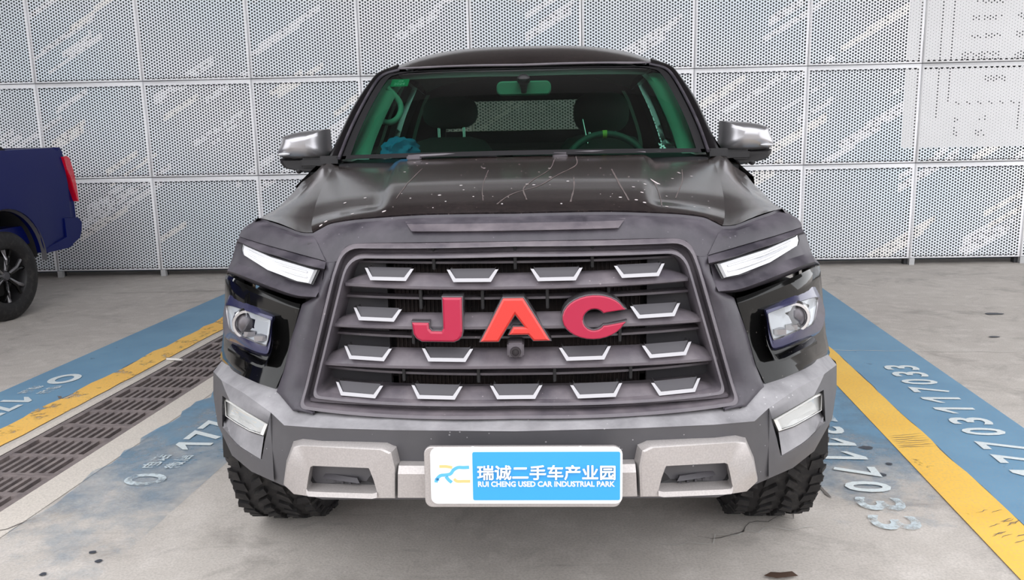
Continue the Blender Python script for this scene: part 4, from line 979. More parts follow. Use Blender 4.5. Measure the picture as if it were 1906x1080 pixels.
# round emblem made of a ribbon shaped like linked letters
def ribbon(name, pts, mat, wdt):
    bm = bmesh.new(); pts = refine([V((x * .96 - .0100, 0, z)) for x, z in pts], 4); A, B = [], []
    for i, p in enumerate(pts):
        t_ = (pts[min(i + 1, len(pts) - 1)] - pts[max(i - 1, 0)]).normalized(); nn = V((-t_.z, 0, t_.x)) * wdt / 2
        A.append(bm.verts.new((p.x + nn.x, -.0068, p.z + nn.z))); B.append(bm.verts.new((p.x - nn.x, -.0068, p.z - nn.z)))
    for i in range(len(pts) - 1): bm.faces.new((A[i], B[i], B[i + 1], A[i + 1]))
    orient(bm, (0, -1, 0)); return from_bm(name, bm, mat, pp, None)
ribbon('emblem_ribbon', [(-.207, -.007), (-.196, .004), (-.180, .006), (-.170, .009), (-.163, .018), (-.152, .024), (-.138, .024), (-.124, .0245)], M['print_blue'], .008)
ribbon('emblem_ribbon', [(-.207, -.013), (-.206, -.007), (-.200, -.004)], M['print_blue'], .008)
ribbon('emblem_ribbon', [(-.182, .002), (-.176, -.006), (-.168, -.013)], M['print_blue'], .008)
ribbon('emblem_bar', [(-.198, .0265), (-.180, .0265), (-.166, .024)], M['print_orange'], .007)
ribbon('emblem_bar', [(-.162, -.004), (-.155, -.010), (-.140, -.010), (-.122, -.010)], M['print_orange'], .007)
for x in (-.12, .135):
    bm = bmesh.new(); lathe(bm, [(-.003, .0005), (-.003, .005), (0, .006)], 'Y', (x, 0, .068), 12); from_bm('plate_screw', bm, M['plate_white'], PL, 40)
# ---- windshield, pillars, roof
wsB, wsT, wsE = [V(p) for p in G['wsB']], [V(p) for p in G['wsT']], [V(p) for p in G['wsE']]
wE = refine(wsE, 4); NW = len(wE); wrows = []
cb, ct_ = wsB[0], wsT[0]
bot, top = refine(wsB, 4), refine(wsT, 4)
for j, e in enumerate(wE):
    t_ = j / (NW - 1); tt = (e.z - wE[0].z) / (wE[-1].z - wE[0].z); row = []
    c = cb.lerp(ct_, tt); c = V((0, c.y - .05 * math.sin(math.pi * tt), c.z + .02 * math.sin(math.pi * tt)))
    for i in range(17):
        u = i / 16; y = c.y + (e.y - c.y) * u ** 2.6; z = c.z + (e.z - c.z) * u ** 2.2
        row.append(V((e.x * u, y, z)))
    wrows.append(row)
panel('windshield', [wrows], M['windshield'], TR, out=(0, -1, .6), smooth=80)
# black ceramic border on the inside of the glass
fr = []
def shift(p, k=-.003): return p + V((0, k, -k * .4))
bw = .04
bm = bmesh.new()
inner = [[shift(p) for p in r] for r in wrows]
def border_strip(s):
    outr = [r[-1] for r in inner]; inn = [r[-1].lerp(r[-2], .85) for r in inner]
    add_grid(bm, [mir(outr, s), mir(inn, s)])
    add_grid(bm, [mir(inner[-1], s), mir([a.lerp(b, .9) for a, b in zip(inner[-1], inner[-2])], s)])
    add_grid(bm, [mir(inner[0], s), mir([a.lerp(b, .6) for a, b in zip(inner[0], inner[1])], s)])
    k = NW - 5
    add_grid(bm, [mir([inner[j][-1] for j in range(k, NW)], s), mir([inner[j][-2].lerp(inner[j][-3], .25 * (j - k)) for j in range(k, NW)], s)])
border_strip(1); border_strip(-1); orient(bm, (0, -1, .5))
from_bm('glass_border', bm, M['black_plastic'], TR, 60)
pM, pO = [V(p) for p in G['pilM']], [V(p) for p in G['pilO']]
for s in (-1, 1):
    A = refine(mir(wsE, s), 3); Bm = refine(mir(pM, s), 3); O = refine(mir(pO, s), 3)
    bm = bmesh.new(); tube(bm, [a.lerp(b, .6) + V((0, -.008, .002)) for a, b in zip(A, Bm)], .0065, 8); from_bm('windshield_molding', bm, DP, TR, 60)
    mid = [a.lerp(b, .5) + V((s * .004, -.012, .004)) for a, b in zip(Bm, O)]
    bk = [p + V((s * .006, .12, -.02)) for p in O]; bk2 = [p + V((-s * .05, .16, -.02)) for p in O]
    bm = bmesh.new(); add_grid(bm, [[p + V((0, .02, 0)) for p in A], Bm, mid, O, bk, bk2]); orient(bm, (s, -1, 0)); from_bm('a_pillar', bm, M['pillar_black'], TR, 50)
    # light trim of the pillar inside the cab
    ta = [p + V((-s * .028, .05, -.01)) for p in refine(mir(wsE[:5], s), 3)]; tb = [p + V((-s * .085, .10, -.015)) for p in refine(mir(wsE[:5], s), 3)]
    tm = [a.lerp(b, .5) + V((-s * .012, -.02, 0)) for a, b in zip(ta, tb)]
    bm = bmesh.new(); add_grid(bm, [[p + V((s * .05, .05, 0)) for p in ta], ta, tm, tb, [p + V((s * .05, .05, 0)) for p in tb]]); orient(bm, (-s, -1, 0)); from_bm('pillar_trim', bm, M['trim_light'], TR, 60)
RX = [0, .18, .34, .5, .585, .632]
rF = [V(p) for p in G['roofF']]
def at_x(l, x): return V((x, float(np.interp(x, [p[0] for p in l], [p[1] for p in l])), float(np.interp(x, [p[0] for p in l], [p[2] for p in l]))))
roofz = {0: 1.7975, .18: 1.796, .34: 1.787, .5: 1.760, .585: 1.731, .632: 1.706}
rows = []
for t_ in (0, .04, .12, .25, .42, .6, .8, 1.0):
    row = []
    for x in RX:
        f = at_x(rF, min(x, .585)); k = x / .632
        yf = f.y + .0 if x < .6 else 2.2; zf = f.z if x < .6 else 1.697
        y = yf + (3.42 - yf) * t_; h = roofz[x] - zf
        z = zf + h * (1 - (1 - min(1, t_ / .42)) ** 2.4) - max(0, t_ - .6) ** 2 * .35 * 1.0
        xx = x * (1 + .03 * t_)
        row.append(V((xx, y, z)))
    rows.append(row)
roof_rows = grid(rows, 3, 2)
panel('roof', [roof_rows], M['black_paint'], TR, out=(0, -.2, 1), smooth=60)
bm = bmesh.new(); rl_ = [p + V((0, -.004, .003)) for p in refine([V((-p[0], p[1], p[2])) for p in reversed(G['roofF'][1:])] + [V(p) for p in G['roofF']], 2)]; tube(bm, rl_, .0055, 6); from_bm('roof_molding', bm, M['slat_plastic'], TR, 60)
# headliner
panel('headliner', [[[V((p.x * .97, p.y + .03, p.z - .045)) for p in r] for r in roof_rows]], M['headliner'], TR, out=(0, 0, -1), smooth=60)
# cab sides: rails, pillars, doors, panes
for s in (-1, 1):
    rail = [(s * .652, 2.28, 1.676), (s * .665, 2.8, 1.695), (s * .66, 3.42, 1.655)]
    belt = lambda y: V((s * (.83 + .02 * math.sin((y - 1.4) * 1.2)), y, 1.245 + .02 * (y - 1.4)))
    bm = bmesh.new(); r_ = [V(p) for p in rail]; add_grid(bm, [[p + V((-s * .03, 0, .012)) for p in r_], r_, [p + V((s * .02, 0, -.035)) for p in r_], [p + V((-s * .02, 0, -.05)) for p in r_]]); orient(bm, (s, 0, 0)); from_bm('roof_rail', bm, M['pillar_black'], TR, 50)
    def col_(name, y0, y1, yt0, yt1, mat, inn=0.0):
        bm = bmesh.new(); t0, t1 = V((s * (.672 - inn), yt0, 1.665)), V((s * (.672 - inn), yt1, 1.665)); b0, b1 = belt(y0) - V((s * inn, 0, 0)), belt(y1) - V((s * inn, 0, 0))
        add_grid(bm, [refine([b0, b0.lerp(t0, .5) + V((s * .012, 0, 0)), t0], 3), refine([b1, b1.lerp(t1, .5) + V((s * .012, 0, 0)), t1], 3)]); orient(bm, (s, 0, 0)); return from_bm(name, bm, mat, TR, 50)
    col_('b_pillar', 2.40, 2.50, 2.42, 2.50, M['black_paint']); col_('b_pillar_trim', 2.40, 2.50, 2.42, 2.50, M['trim_light'], .075)
    col_('c_pillar', 3.22, 3.46, 3.12, 3.42, M['black_paint']); col_('c_pillar_trim', 3.2, 3.44, 3.1, 3.4, M['interior'], .045)
    col_('front_side_window', 1.50, 2.40, 2.20, 2.42, M['side_glass'], .01); col_('rear_side_window', 2.50, 3.22, 2.50, 3.12, M['privacy_glass'], .01)
    for nm, ya, yb in (('front_door', 1.425, 2.45), ('rear_door', 2.455, 3.45)):
        rows = []
        for k in range(9):
            y = ya + (yb - ya) * k / 8; b = belt(y)
            rows.append([b - V((s * .05, 0, .0)), b, V((s * .915, y, 1.17)), V((s * .935, y, 1.0)), V((s * .925, y, .8)), V((s * .94, y, .62)), V((s * .90, y, .5))])
        bm = bmesh.new(); add_grid(bm, rows); orient(bm, (s, 0, 0)); dr = from_bm(nm, bm, M['black_paint'], TR, 40)
        bm = bmesh.new(); box(bm, min(s * .93, s * .965), max(s * .93, s * .965), yb - .30, yb - .12, 1.03, 1.06); from_bm('door_handle', bm, M['chrome'], dr)
        bm = bmesh.new(); box(bm, min(s * .79, s * .86), max(s * .79, s * .86), ya + .02, yb - .02, .55, 1.22); from_bm('door_card', bm, M['interior'], dr)
    # corner gusset at the foot of the pillar
    p = V((s * .765, 1.42, 1.268)); bm = bmesh.new(); box(bm, p.x - .035, p.x + .035, 1.38, 1.44, 1.255, 1.285); from_bm('pillar_foot', bm, M['black_plastic'], TR)
    # sills
    boxes('side_step', [(min(s * .86, s * .97), max(s * .86, s * .97), 1.5, 3.3, .40, .44)], M['black_plastic'], TR, .01)
boxes('cab_rear_wall', [(-.80, .80, 3.42, 3.47, .55, 1.375), (-.62, .62, 3.40, 3.45, 1.558, 1.70), (-.5, .5, 3.40, 3.45, 1.70, 1.77)], M['interior'], TR)
bm = bmesh.new()
for s in (-1, 1): prism(bm, [(s * x, z) for x, z in ((.52, 1.20), (.83, 1.20), (.82, 1.26), (.69, 1.60), (.66, 1.66), (.52, 1.66))], 3.40, 3.45)
from_bm('cab_rear_corner', bm, M['interior'], TR, None)['kind'] = 'stuff'
pydata('rear_window', [(-.53, 3.43, 1.37), (.53, 3.43, 1.37), (.53, 3.43, 1.56), (-.53, 3.43, 1.56)], [(0, 1, 2, 3)], M['rear_glass'], TR)
# ---- interior
boxes('cab_floor', [(-.80, .80, .9, 3.45, .50, .54), (-.72, .72, 1.30, 1.36, .54, 1.20)], M['interior'], TR)
dsh = [[V((x, y, z)) for x in (-.68, -.4, 0, .22, .38, .54, .68)] for y, z in ((1.22, 1.20), (1.30, 1.246), (1.48, 1.262), (1.66, 1.25), (1.74, 1.18), (1.72, .85))]
for r in dsh:
    for p in r:
        if 1.4 < p.y < 1.7 and .2 < p.x < .56: p.z += .02
bm = bmesh.new(); add_grid(bm, grid(dsh, 3, 3)); orient(bm, (0, 0, 1)); from_bm('dashboard', bm, M['dash'], TR, 60)
for sx in (-.385, .385):
    bm = bmesh.new(); rows = []
    for z, hw, y0, y1 in ((.70, .24, 2.18, 2.36), (.95, .26, 2.24, 2.42), (1.15, .245, 2.30, 2.46), (1.27, .215, 2.34, 2.48), (1.325, .175, 2.37, 2.47), (1.345, .10, 2.39, 2.44)):
        rows.append([V((sx + hw * math.copysign(abs(math.cos(a)) ** .5, math.cos(a)), (y0 + y1) / 2 + (y1 - y0) / 2 * math.copysign(abs(math.sin(a)) ** .7, math.sin(a)), z)) for a in [k * 2 * math.pi / 20 for k in range(20)]])
    add_grid(bm, rows, True); bm.faces.new([v for v in list(bm.verts)[-20:]]); orient(bm, (0, -1, 0)); seat = from_bm('front_seat', bm, M['seat'], TR, 50)
    bm = bmesh.new(); box(bm, sx - .25, sx + .25, 1.75, 2.3, .62, .78); bmesh.ops.bevel(bm, geom=list(bm.edges), offset=.04, segments=2, affect='EDGES'); from_bm('seat_cushion', bm, M['seat'], seat)
    hz, rz_ = (1.468, .083) if sx < 0 else (1.452, .105)
    bm = bmesh.new(); bmesh.ops.create_uvsphere(bm, u_segments=20, v_segments=12, radius=1)
    for v in bm.verts:
        c = v.co; c.x = math.copysign(abs(c.x) ** .75, c.x) * .142 + sx; c.y = c.y * .05 + 2.42; c.z = math.copysign(abs(c.z) ** .75, c.z) * rz_ + hz
    from_bm('headrest', bm, M['seat'], seat, 80)
    bm = bmesh.new()
    for dx in (-.06, .068): tube(bm, [(sx + dx, 2.41, 1.32), (sx + dx, 2.41, 1.41)], .007, 8)
    from_bm('headrest_post', bm, M['chrome'], seat, 60)
bm = bmesh.new(); box(bm, -.62, .62, 3.0, 3.2, .6, 1.30); bmesh.ops.bevel(bm, geom=list(bm.edges), offset=.05, segments=3, affect='EDGES'); from_bm('rear_seat', bm, M['seat'], TR, 50)
# steering wheel
SW = empty('steering_wheel', (.362, 1.78, 1.175), 0, TR); SW.rotation_euler = (R(-22), 0, 0)
bm = bmesh.new(); lathe(bm, [(.016 * math.sin(a), .185 + .016 * math.cos(a)) for a in [k * 2 * math.pi / 10 for k in range(11)]], 'Y', (0, 0, 0), 48); from_bm('wheel_rim', bm, M['shutter'], SW, 80)
bm = bmesh.new(); box(bm, -.07, .07, -.02, .04, -.06, .05); box(bm, -.18, .18, -.008, .012, -.015, .015); box(bm, -.015, .015, -.008, .012, -.18, 0); bmesh.ops.bevel(bm, geom=list(bm.edges), offset=.006, segments=2, affect='EDGES'); from_bm('wheel_hub', bm, M['interior'], SW)
bm = bmesh.new(); lathe(bm, [(.018 * math.sin(a), .185 + .018 * math.cos(a)) for a in [k * 2 * math.pi / 10 for k in range(11)]], 'Y', (0, 0, 0), 3, R(88), R(94)); from_bm('centre_mark', bm, M['yellow_mark'], SW, 80)
# rear-view mirror, camera hump, handle, sticker
RM = empty('rear_view_mirror', (.003, 1.85, 1.553), 0, TR)
bm = bmesh.new(); prism(bm, list(reversed(rrect(.240, .062, .024))), -.012, .018, .006); from_bm('mirror_body', bm, M['trim_light'], RM, None)
bm = bmesh.new(); bmesh.ops.create_uvsphere(bm, u_segments=16, v_segments=10, radius=.03)
for v in bm.verts: v.co.z = v.co.z * .8 + .035; v.co.y = v.co.y * .8 - .035
tube(bm, [(0, -.03, .03), (0, -.02, .0), (0, -.015, -.02)], [.022, .015, .012], 10); from_bm('mirror_mount', bm, M['black_plastic'], RM, 60)
hd = [(-.625, 1.98, 1.575), (-.594, 1.98, 1.542), (-.572, 1.98, 1.51), (-.565, 1.97, 1.476), (-.576, 1.94, 1.44), (-.604, 1.90, 1.418), (-.634, 1.86, 1.424), (-.672, 1.84, 1.45)]
bm = bmesh.new(); tube(bm, refine(hd, 4), .0135, 10); from_bm('grab_handle', bm, M['trim_light'], TR, 70)
bm = bmesh.new(); tube(bm, [(.31, 2.36, 1.30), (.285, 2.36, 1.42)], .006, 8); from_bm('belt_stay', bm, M['chrome'], TR, 60)
sp_ = [(-.617, 1.616), (-.521, 1.622), (-.521, 1.580), (-.617, 1.574)]
ST = empty('inspection_sticker', (-.567, 1.985, 1.596), 0, TR); ST.rotation_euler = (R(-50), 0, R(-9))
bm = bmesh.new(); box(bm, -.042, .042, -.001, .001, -.026, .026); from_bm('sticker_sheet', bm, M['sticker'], ST)
ob = text_mesh('sticker_year', '2024', .03, M['print_white'], ST, bold=.0006, extrude=.0003, width=(.052, .018)); ob.location = (0, -.0022, -.010); ob.rotation_euler = (R(90), 0, 0)
ob = text_mesh('sticker_month', '09', .03, M['print_white'], ST, bold=.0006, extrude=.0003, width=(.024, .011)); ob.location = (.004, -.0022, .010); ob.rotation_euler = (R(90), 0, 0)
for s in (-1, 1):
    bm = bmesh.new(); a = [V((s * .50, 2.46, 1.56)), V((s * .53, 2.46, 1.50)), V((s * .585, 2.47, 1.34)), V((s * .60, 2.48, 1.22))]; a = refine(a, 3)
    add_grid(bm, [[p + V((-.009, 0, 0)) for p in a], [p + V((.009, .002, 0)) for p in a]]); orient(bm, (0, -1, 0)); from_bm('seat_belt', bm, M['headliner'], TR, 60)
# ---- cowl and wipers
cw = [[V((x, float(np.interp(abs(x), [p[0] for p in G['hoodrear']], [p[1] for p in G['hoodrear']])) + dy, float(np.interp(abs(x), [p[0] for p in G['hoodrear']], [p[2] for p in G['hoodrear']])) + dz)) for x in np.linspace(-.72, .72, 25)] for dy, dz in ((-.03, -.03), (.0, -.012), (.06, -.010), (.12, .0))]
bm = bmesh.new(); add_grid(bm, cw); orient(bm, (0, 0, 1)); from_bm('cowl_panel', bm, M['black_plastic'], TR, 50)
for (xa, xb, xh) in ((-.40, -.09, -.40), (.14, .46, .14)):
    ya = float(np.interp(abs(xa), [0, .4, .72], [1.14, 1.19, 1.33])); yb = float(np.interp(abs(xb), [0, .4, .72], [1.14, 1.19, 1.33]))
    W_ = empty('wiper', (xh, ya, 1.275), 0, TR)
    bm = bmesh.new(); box(bm, -.025, .03, -.015, .02, -.008, .012); bmesh.ops.bevel(bm, geom=list(bm.edges), offset=.005, segments=2, affect='EDGES'); from_bm('wiper_hub', bm, M['slat_plastic'], W_)
    bm = bmesh.new(); tube(bm, [(.0, 0, .006), (.12, (yb - ya) * .3 - .004, .010), (xb - xa, yb - ya, .004)], [.008, .007, .004], 6); from_bm('wiper_arm', bm, M['slat_plastic'], W_, 50)
    bm = bmesh.new(); tube(bm, [(.02, .012, .004), (.2, (yb - ya) * .5 + .008, .012), (xb - xa + .06, yb - ya + .03, .004)], .0045, 6); from_bm('wiper_blade', bm, M['black_plastic'], W_, 50)
# ---- mirrors
for s in (-1, 1):
    o_ = refine([V(p) for p in G['mirO']] + [V(G['mirO'][0])], 3)[:-1]; o_ = mir(o_, s); c = centroid(o_)
    DM = empty('door_mirror', (s * .80, 1.58, 1.28), 0, TR)
    loc = V((s * .80, 1.58, 1.28))
    def lc(l): return [p - loc for p in l]
    bm = bmesh.new()
    dome = [(0.0, .10), (0.0, .045), (.07, .0), (.20, -.030), (.42, -.052), (.70, -.062)]
    strip_loops(bm, [lc(shrink(o_, k, dy)) for k, dy in dome], True); bmesh.ops.recalc_face_normals(bm, faces=bm.faces)
    from_bm('mirror_shell', bm, M['mirror_shell'], DM, 60)
    l_ = mir(refine([V(p) for p in G['mirL']] + [V(G['mirL'][0])], 2)[:-1], s)
    bm = bmesh.new(); strip_loops(bm, [lc(shrink(l_, k, dy)) for k, dy in ((0, .09), (0, .03), (.06, -.012), (.3, -.03))], True); bmesh.ops.recalc_face_normals(bm, faces=bm.faces)
    from_bm('mirror_base', bm, M['black_plastic'], DM, 40)
    bm = bmesh.new(); box(bm, min(s * 0, s * .13) , max(0, s * .13), -.025, .03, -.045, -.005); bmesh.ops.bevel(bm, geom=list(bm.edges), offset=.008, segments=2, affect='EDGES'); from_bm('mirror_arm', bm, M['black_plastic'], DM)
    bm = bmesh.new(); bmesh.ops.create_uvsphere(bm, u_segments=14, v_segments=8, radius=.013)
    for v in bm.verts: v.co += V((s * .145, -.0, -.058))
    from_bm('mirror_camera', bm, M['black_plastic'], DM, 80)
    bm = bmesh.new(); bmesh.ops.create_uvsphere(bm, u_segments=16, v_segments=8, radius=1)
    for v in bm.verts: v.co = V((v.co.x * .028 + s * .19, v.co.y * .014 - .045, v.co.z * .008 + .012))
    from_bm('turn_signal', bm, M['drl'], DM, 80)
    boxes('mirror_glass', [(min(s * .05, s * .2), max(s * .05, s * .2), .098, .101, .005, .095)], M['chrome'], DM)
# ---- wheels
def wheel(name, x, y, s, wdt, tread=True):
    W_ = empty(name, (x, y, WR), 0, TR); h = wdt / 2
    bm = bmesh.new(); lathe(bm, [(-h * .80, .235), (-h * .97, .27), (-h, .32), (-h * .93, .358), (-h * .80, .370), (h * .80, .370), (h * .93, .358), (h, .32), (h * .97, .27), (h * .80, .235)], 'X', (0, 0, 0), 56); from_bm('tyre', bm, M['rubber'], W_, 40)
    if tread:
        bm = bmesh.new(); n = 46; rr = random.Random(5)
        for k in range(n):
            a = 2 * math.pi * k / n
            for j, (xc, wd, la, tw, ra) in enumerate(((-h * .78, .046, .034, .35, .378), (-h * .27, .052, .030, -.75, .3845), (h * .27, .052, .030, .75, .3845), (h * .78, .046, .034, -.35, .378))):
                aa = a + (j % 2) * math.pi / n + rr.uniform(-.012, .012); vs = []; sc = rr.uniform(.78, 1.05); xo = rr.uniform(-.007, .007)
                for dr in (-.018, 0):
                    for sx, sy in ((-1, -1), (1, -1), (1, 1), (-1, 1)):
                        lx = sx * wd * sc / 2 * (1 if sy > 0 else .72); ly = sy * la / 2
                        px, py = xc + lx + xo, ly + lx * tw; an = aa + py / .38; r_ = ra + dr
                        vs.append(bm.verts.new((px, -r_ * math.cos(an), -r_ * math.sin(an))))
                for f in ((4, 5, 6, 7), (0, 1, 5, 4), (1, 2, 6, 5), (2, 3, 7, 6), (3, 0, 4, 7)): bm.faces.new([vs[i] for i in f])
            # shoulder lugs
            for sx in (-1, 1):
                vs = []
                for r_, hx in ((.372, .84), (.345, 1.0)):
                    for da in (-.022, .022):
                        for o2 in (0, .008): vs.append(bm.verts.new((sx * (h * hx + o2), -(r_ + o2 * .5) * math.cos(a + da), -(r_ + o2 * .5) * math.sin(a + da))))
                for f in ((1, 3, 7, 5), (0, 1, 5, 4), (2, 6, 7, 3), (4, 5, 7, 6), (0, 2, 3, 1)): bm.faces.new([vs[i] for i in f])
        bmesh.ops.recalc_face_normals(bm, faces=bm.faces)
        td = from_bm('tread_blocks', bm, M['rubber'], W_, None); td['kind'] = 'stuff'
    bm = bmesh.new(); lathe(bm, [(s * h * .8, .238), (s * h * .72, .232), (s * h * .1, .215), (-s * h * .75, .225), (-s * h * .8, .238)], 'X', (0, 0, 0), 40); from_bm('rim_barrel', bm, M['shutter'], W_, 40)
    bm = bmesh.new()
    for k in range(6):
        a = k * math.pi / 3; ca, sa = math.cos(a), math.sin(a)
        tube(bm, [(s * h * .62, .04 * ca, .04 * sa), (s * h * .70, .14 * ca, .14 * sa), (s * h * .66, .226 * ca, .226 * sa)], [.026, .02, .022], 6)
    from_bm('spokes', bm, M['satin'], W_, 50)
    bm = bmesh.new(); lathe(bm, [(s * h * .72, .001), (s * h * .72, .035), (s * h * .5, .05)], 'X', (0, 0, 0), 20); bm2 = bmesh.new(); lathe(bm2, [(-s * h * 1.01, .06), (-s * h * 1.04, .2), (-s * h * 1.0, .305)], 'X', (0, 0, 0), 32); from_bm('hub_cap', bm, M['black_plastic'], W_, 40); from_bm('dust_shield', bm2, M['rust'], W_, 40)
    bm = bmesh.new(); lathe(bm, [(-s * h * .62, .05), (-s * h * .62, .165), (-s * h * .45, .165), (-s * h * .45, .05)], 'X', (0, 0, 0), 32); from_bm('brake_disc', bm, M['rust'], W_, 40)
for s in (-1, 1):
    wheel('front_wheel', s * .832, WCY, s, .262); wheel('rear_wheel', s * .832, WCY + 3.11, s, .262, False)
    bm = bmesh.new(); tube(bm, [(s * .70, WCY, .36), (s * .55, WCY + .02, .33), (s * .38, WCY + .05, .36)], [.055, .03, .035], 10); tube(bm, [(s * .69, WCY - .06, .28), (s * .36, WCY - .02, .33)], [.03, .025], 8); from_bm('suspension_arm', bm, M['rust'], TR, 60)
    # wheel housing
    bm = bmesh.new(); lathe(bm, [(s * .58, .46), (s * .93, .46)], 'X', (0, WCY, WR), 16, 0, math.pi); from_bm('wheel_housing', bm, M['underbody'], TR, 60)
boxes('underbody', [(-.58, .58, .34, 5.0, .46, .60), (-.42, -.32, .25, 5.1, .36, .48), (.32, .42, .25, 5.1, .36, .48), (-.45, .45, .9, 1.05, .33, .45), (-.75, .75, .36, .42, .60, .68), (-.60, .60, .33, 1.3, .60, .62)], M['underbody'], TR)
boxes('engine_bay', [(-.62, .62, .42, 1.28, .6, 1.06)], M['underbody'], TR)
# ---- load bed
boxes('load_bed', [(-.90, -.84, 3.50, 5.18, .62, 1.16), (.84, .90, 3.50, 5.18, .62, 1.16), (-.90, .90, 3.50, 5.18, .60, .66), (-.84, .84, 3.50, 3.54, .66, 1.16)], M['black_paint'], TR, .012)
boxes('tailgate', [(-.84, .84, 5.14, 5.19, .66, 1.16)], M['black_paint'], TR, .012)
boxes('rear_bumper', [(-.88, .88, 5.20, 5.32, .46, .60)], M['chrome'], TR, .02)

# ---- crumpled blue cloth on the dashboard
bm = bmesh.new(); bmesh.ops.create_icosphere(bm, subdivisions=4, radius=1)
import mathutils.noise as mn
for v in bm.verts:
    n = mn.noise(v.co * 2.2 + V((3, 1, 0))) * .35 + mn.noise(v.co * 5) * .12; c = v.co * (1 + n)
    v.co = V((c.x * .075 - .50, c.y * .07 + 1.50, max(1.272, c.z * .062 + 1.288)))
tag(from_bm('blue_cloth', bm, M['blue_cloth'], None, 40), 'crumpled blue cloth on the dashboard behind the windshield', 'cloth')

# ================================================================ BLUE PICKUP (left edge)
BT = tag(empty('pickup_truck', (-4.05, 4.286, 0), -PSI), 'dark blue pickup with red tail lamp, cut off by the left edge', 'pickup truck')
# local frame: +x towards us, y along its length (rear at +y), x=0 at the outer tyre face
HB, HY = .345, .06
def arch(y, r=.43): return max(.47, HB + .09 + math.sqrt(max(0, r * r - (y - HY) ** 2)))
rows = []
ys = np.linspace(-.74, .90, 45)
for y in ys:
    t_ = (y + .74) / 1.64; zt = 1.30 + .02 * t_; zl = arch(y) if abs(y - HY) < .44 else .47; zl = min(zl, 1.0)
    fl = math.exp(-((y - HY) / .5) ** 4) * .03
    rows.append([V((-.10, y, zt)), V((-.035, y, zt - .004)), V((-.02, y, zt - .04)), V((-.012, y, 1.12)), V((.0 + fl * .3, y, 1.0)), V((-.012 + fl, y, zl + (1.0 - zl) * .5)), V((-.02 + fl * 1.3, y, zl)), V((-.09, y, zl))])
bm = bmesh.new(); add_grid(bm, rows); orient(bm, (1, 0, 0)); from_bm('bed_side', bm, M['blue_paint'], BT, 40)
cor = []
for z, yy in ((1.318, .845), (1.29, .872), (1.24, .90), (1.15, .915), (1.0, .955), (.85, .985), (.72, .985), (.6, .97), (.47, .86)):
    cor.append([V((-.035, .80, z)), V((-.022, .86, z)), V((-.04, yy, z)), V((-.12, yy + .03, z)), V((-.9, yy + .05, z)), V((-1.75, yy, z))])
bm = bmesh.new(); add_grid(bm, [refine(r, 2) for r in cor]); orient(bm, (1, 1, 0)); from_bm('tailgate', bm, M['blue_paint'], BT, 40)
tl = [(.874, 1.238), (.925, 1.245), (.962, 1.23), (1.0, 1.12), (1.02, .98), (1.028, .846), (1.0, .85), (.975, .93), (.94, 1.05), (.90, 1.13)]
bm = bmesh.new(); n = len(tl); A = [bm.verts.new((.004, y, z)) for y, z in tl]; B_ = [bm.verts.new((-.16, y - .01, z)) for y, z in tl]
bm.faces.new(A); bm.faces.new(list(reversed(B_)))
for i in range(n): bm.faces.new((A[i], B_[i], B_[(i + 1) % n], A[(i + 1) % n]))
bmesh.ops.recalc_face_normals(bm, faces=bm.faces); bmesh.ops.bevel(bm, geom=[e for e in bm.edges if e.verts[0].co.x > 0 and e.verts[1].co.x > 0], offset=.006, segments=2, affect='EDGES')
bmesh.ops.triangulate(bm, faces=[f for f in bm.faces if len(f.verts) > 4])
from_bm('tail_lamp', bm, M['red_lens'], BT, 40)['label'] = 'red tail lamp'
bp_ = [(.80, .72), (.985, .71), (1.035, .665), (1.02, .60), (.985, .535), (.82, .465), (.52, .462), (.52, .50), (.80, .56)]
bm = bmesh.new(); A = [bm.verts.new((.0, y, z)) for y, z in bp_]; B_ = [bm.verts.new((-1.75, y + .02, z)) for y, z in bp_]; n = len(bp_)
bm.faces.new(A); bm.faces.new(list(reversed(B_)))
for i in range(n): bm.faces.new((A[i], B_[i], B_[(i + 1) % n], A[(i + 1) % n]))
bmesh.ops.recalc_face_normals(bm, faces=bm.faces); bmesh.ops.triangulate(bm, faces=[f for f in bm.faces if len(f.verts) > 4])
from_bm('rear_bumper', bm, M['blue_paint'], BT, None)
# arch flare
bm = bmesh.new(); rws = [[], [], []]
for k in range(25):
    a = math.pi * (k / 24) * 1.06 - .06
    for r_, (rad, x) in zip(rws, ((.455, -.01), (.435, .012), (.415, -.02))): r_.append(V((x, HY + rad * math.cos(a), HB + .09 + rad * math.sin(a))))
add_grid(bm, rws); orient(bm, (1, 0, 0)); from_bm('arch_flare', bm, M['shutter'], BT, 50)
boxes('bed_box', [(-1.75, -.10, -1.0, .85, .55, .70), (-1.80, -1.70, -.74, .9, .5, 1.30)], M['blue_paint'], BT)
boxes('underbody', [(-1.6, -.35, -4.1, .8, .36, .56)], M['underbody'], BT)
bm = bmesh.new(); lathe(bm, [(-.30, .40), (-.06, .42)], 'X', (0, HY, HB + .09), 20, 0, math.pi); from_bm('wheel_housing', bm, M['underbody'], BT, 60)
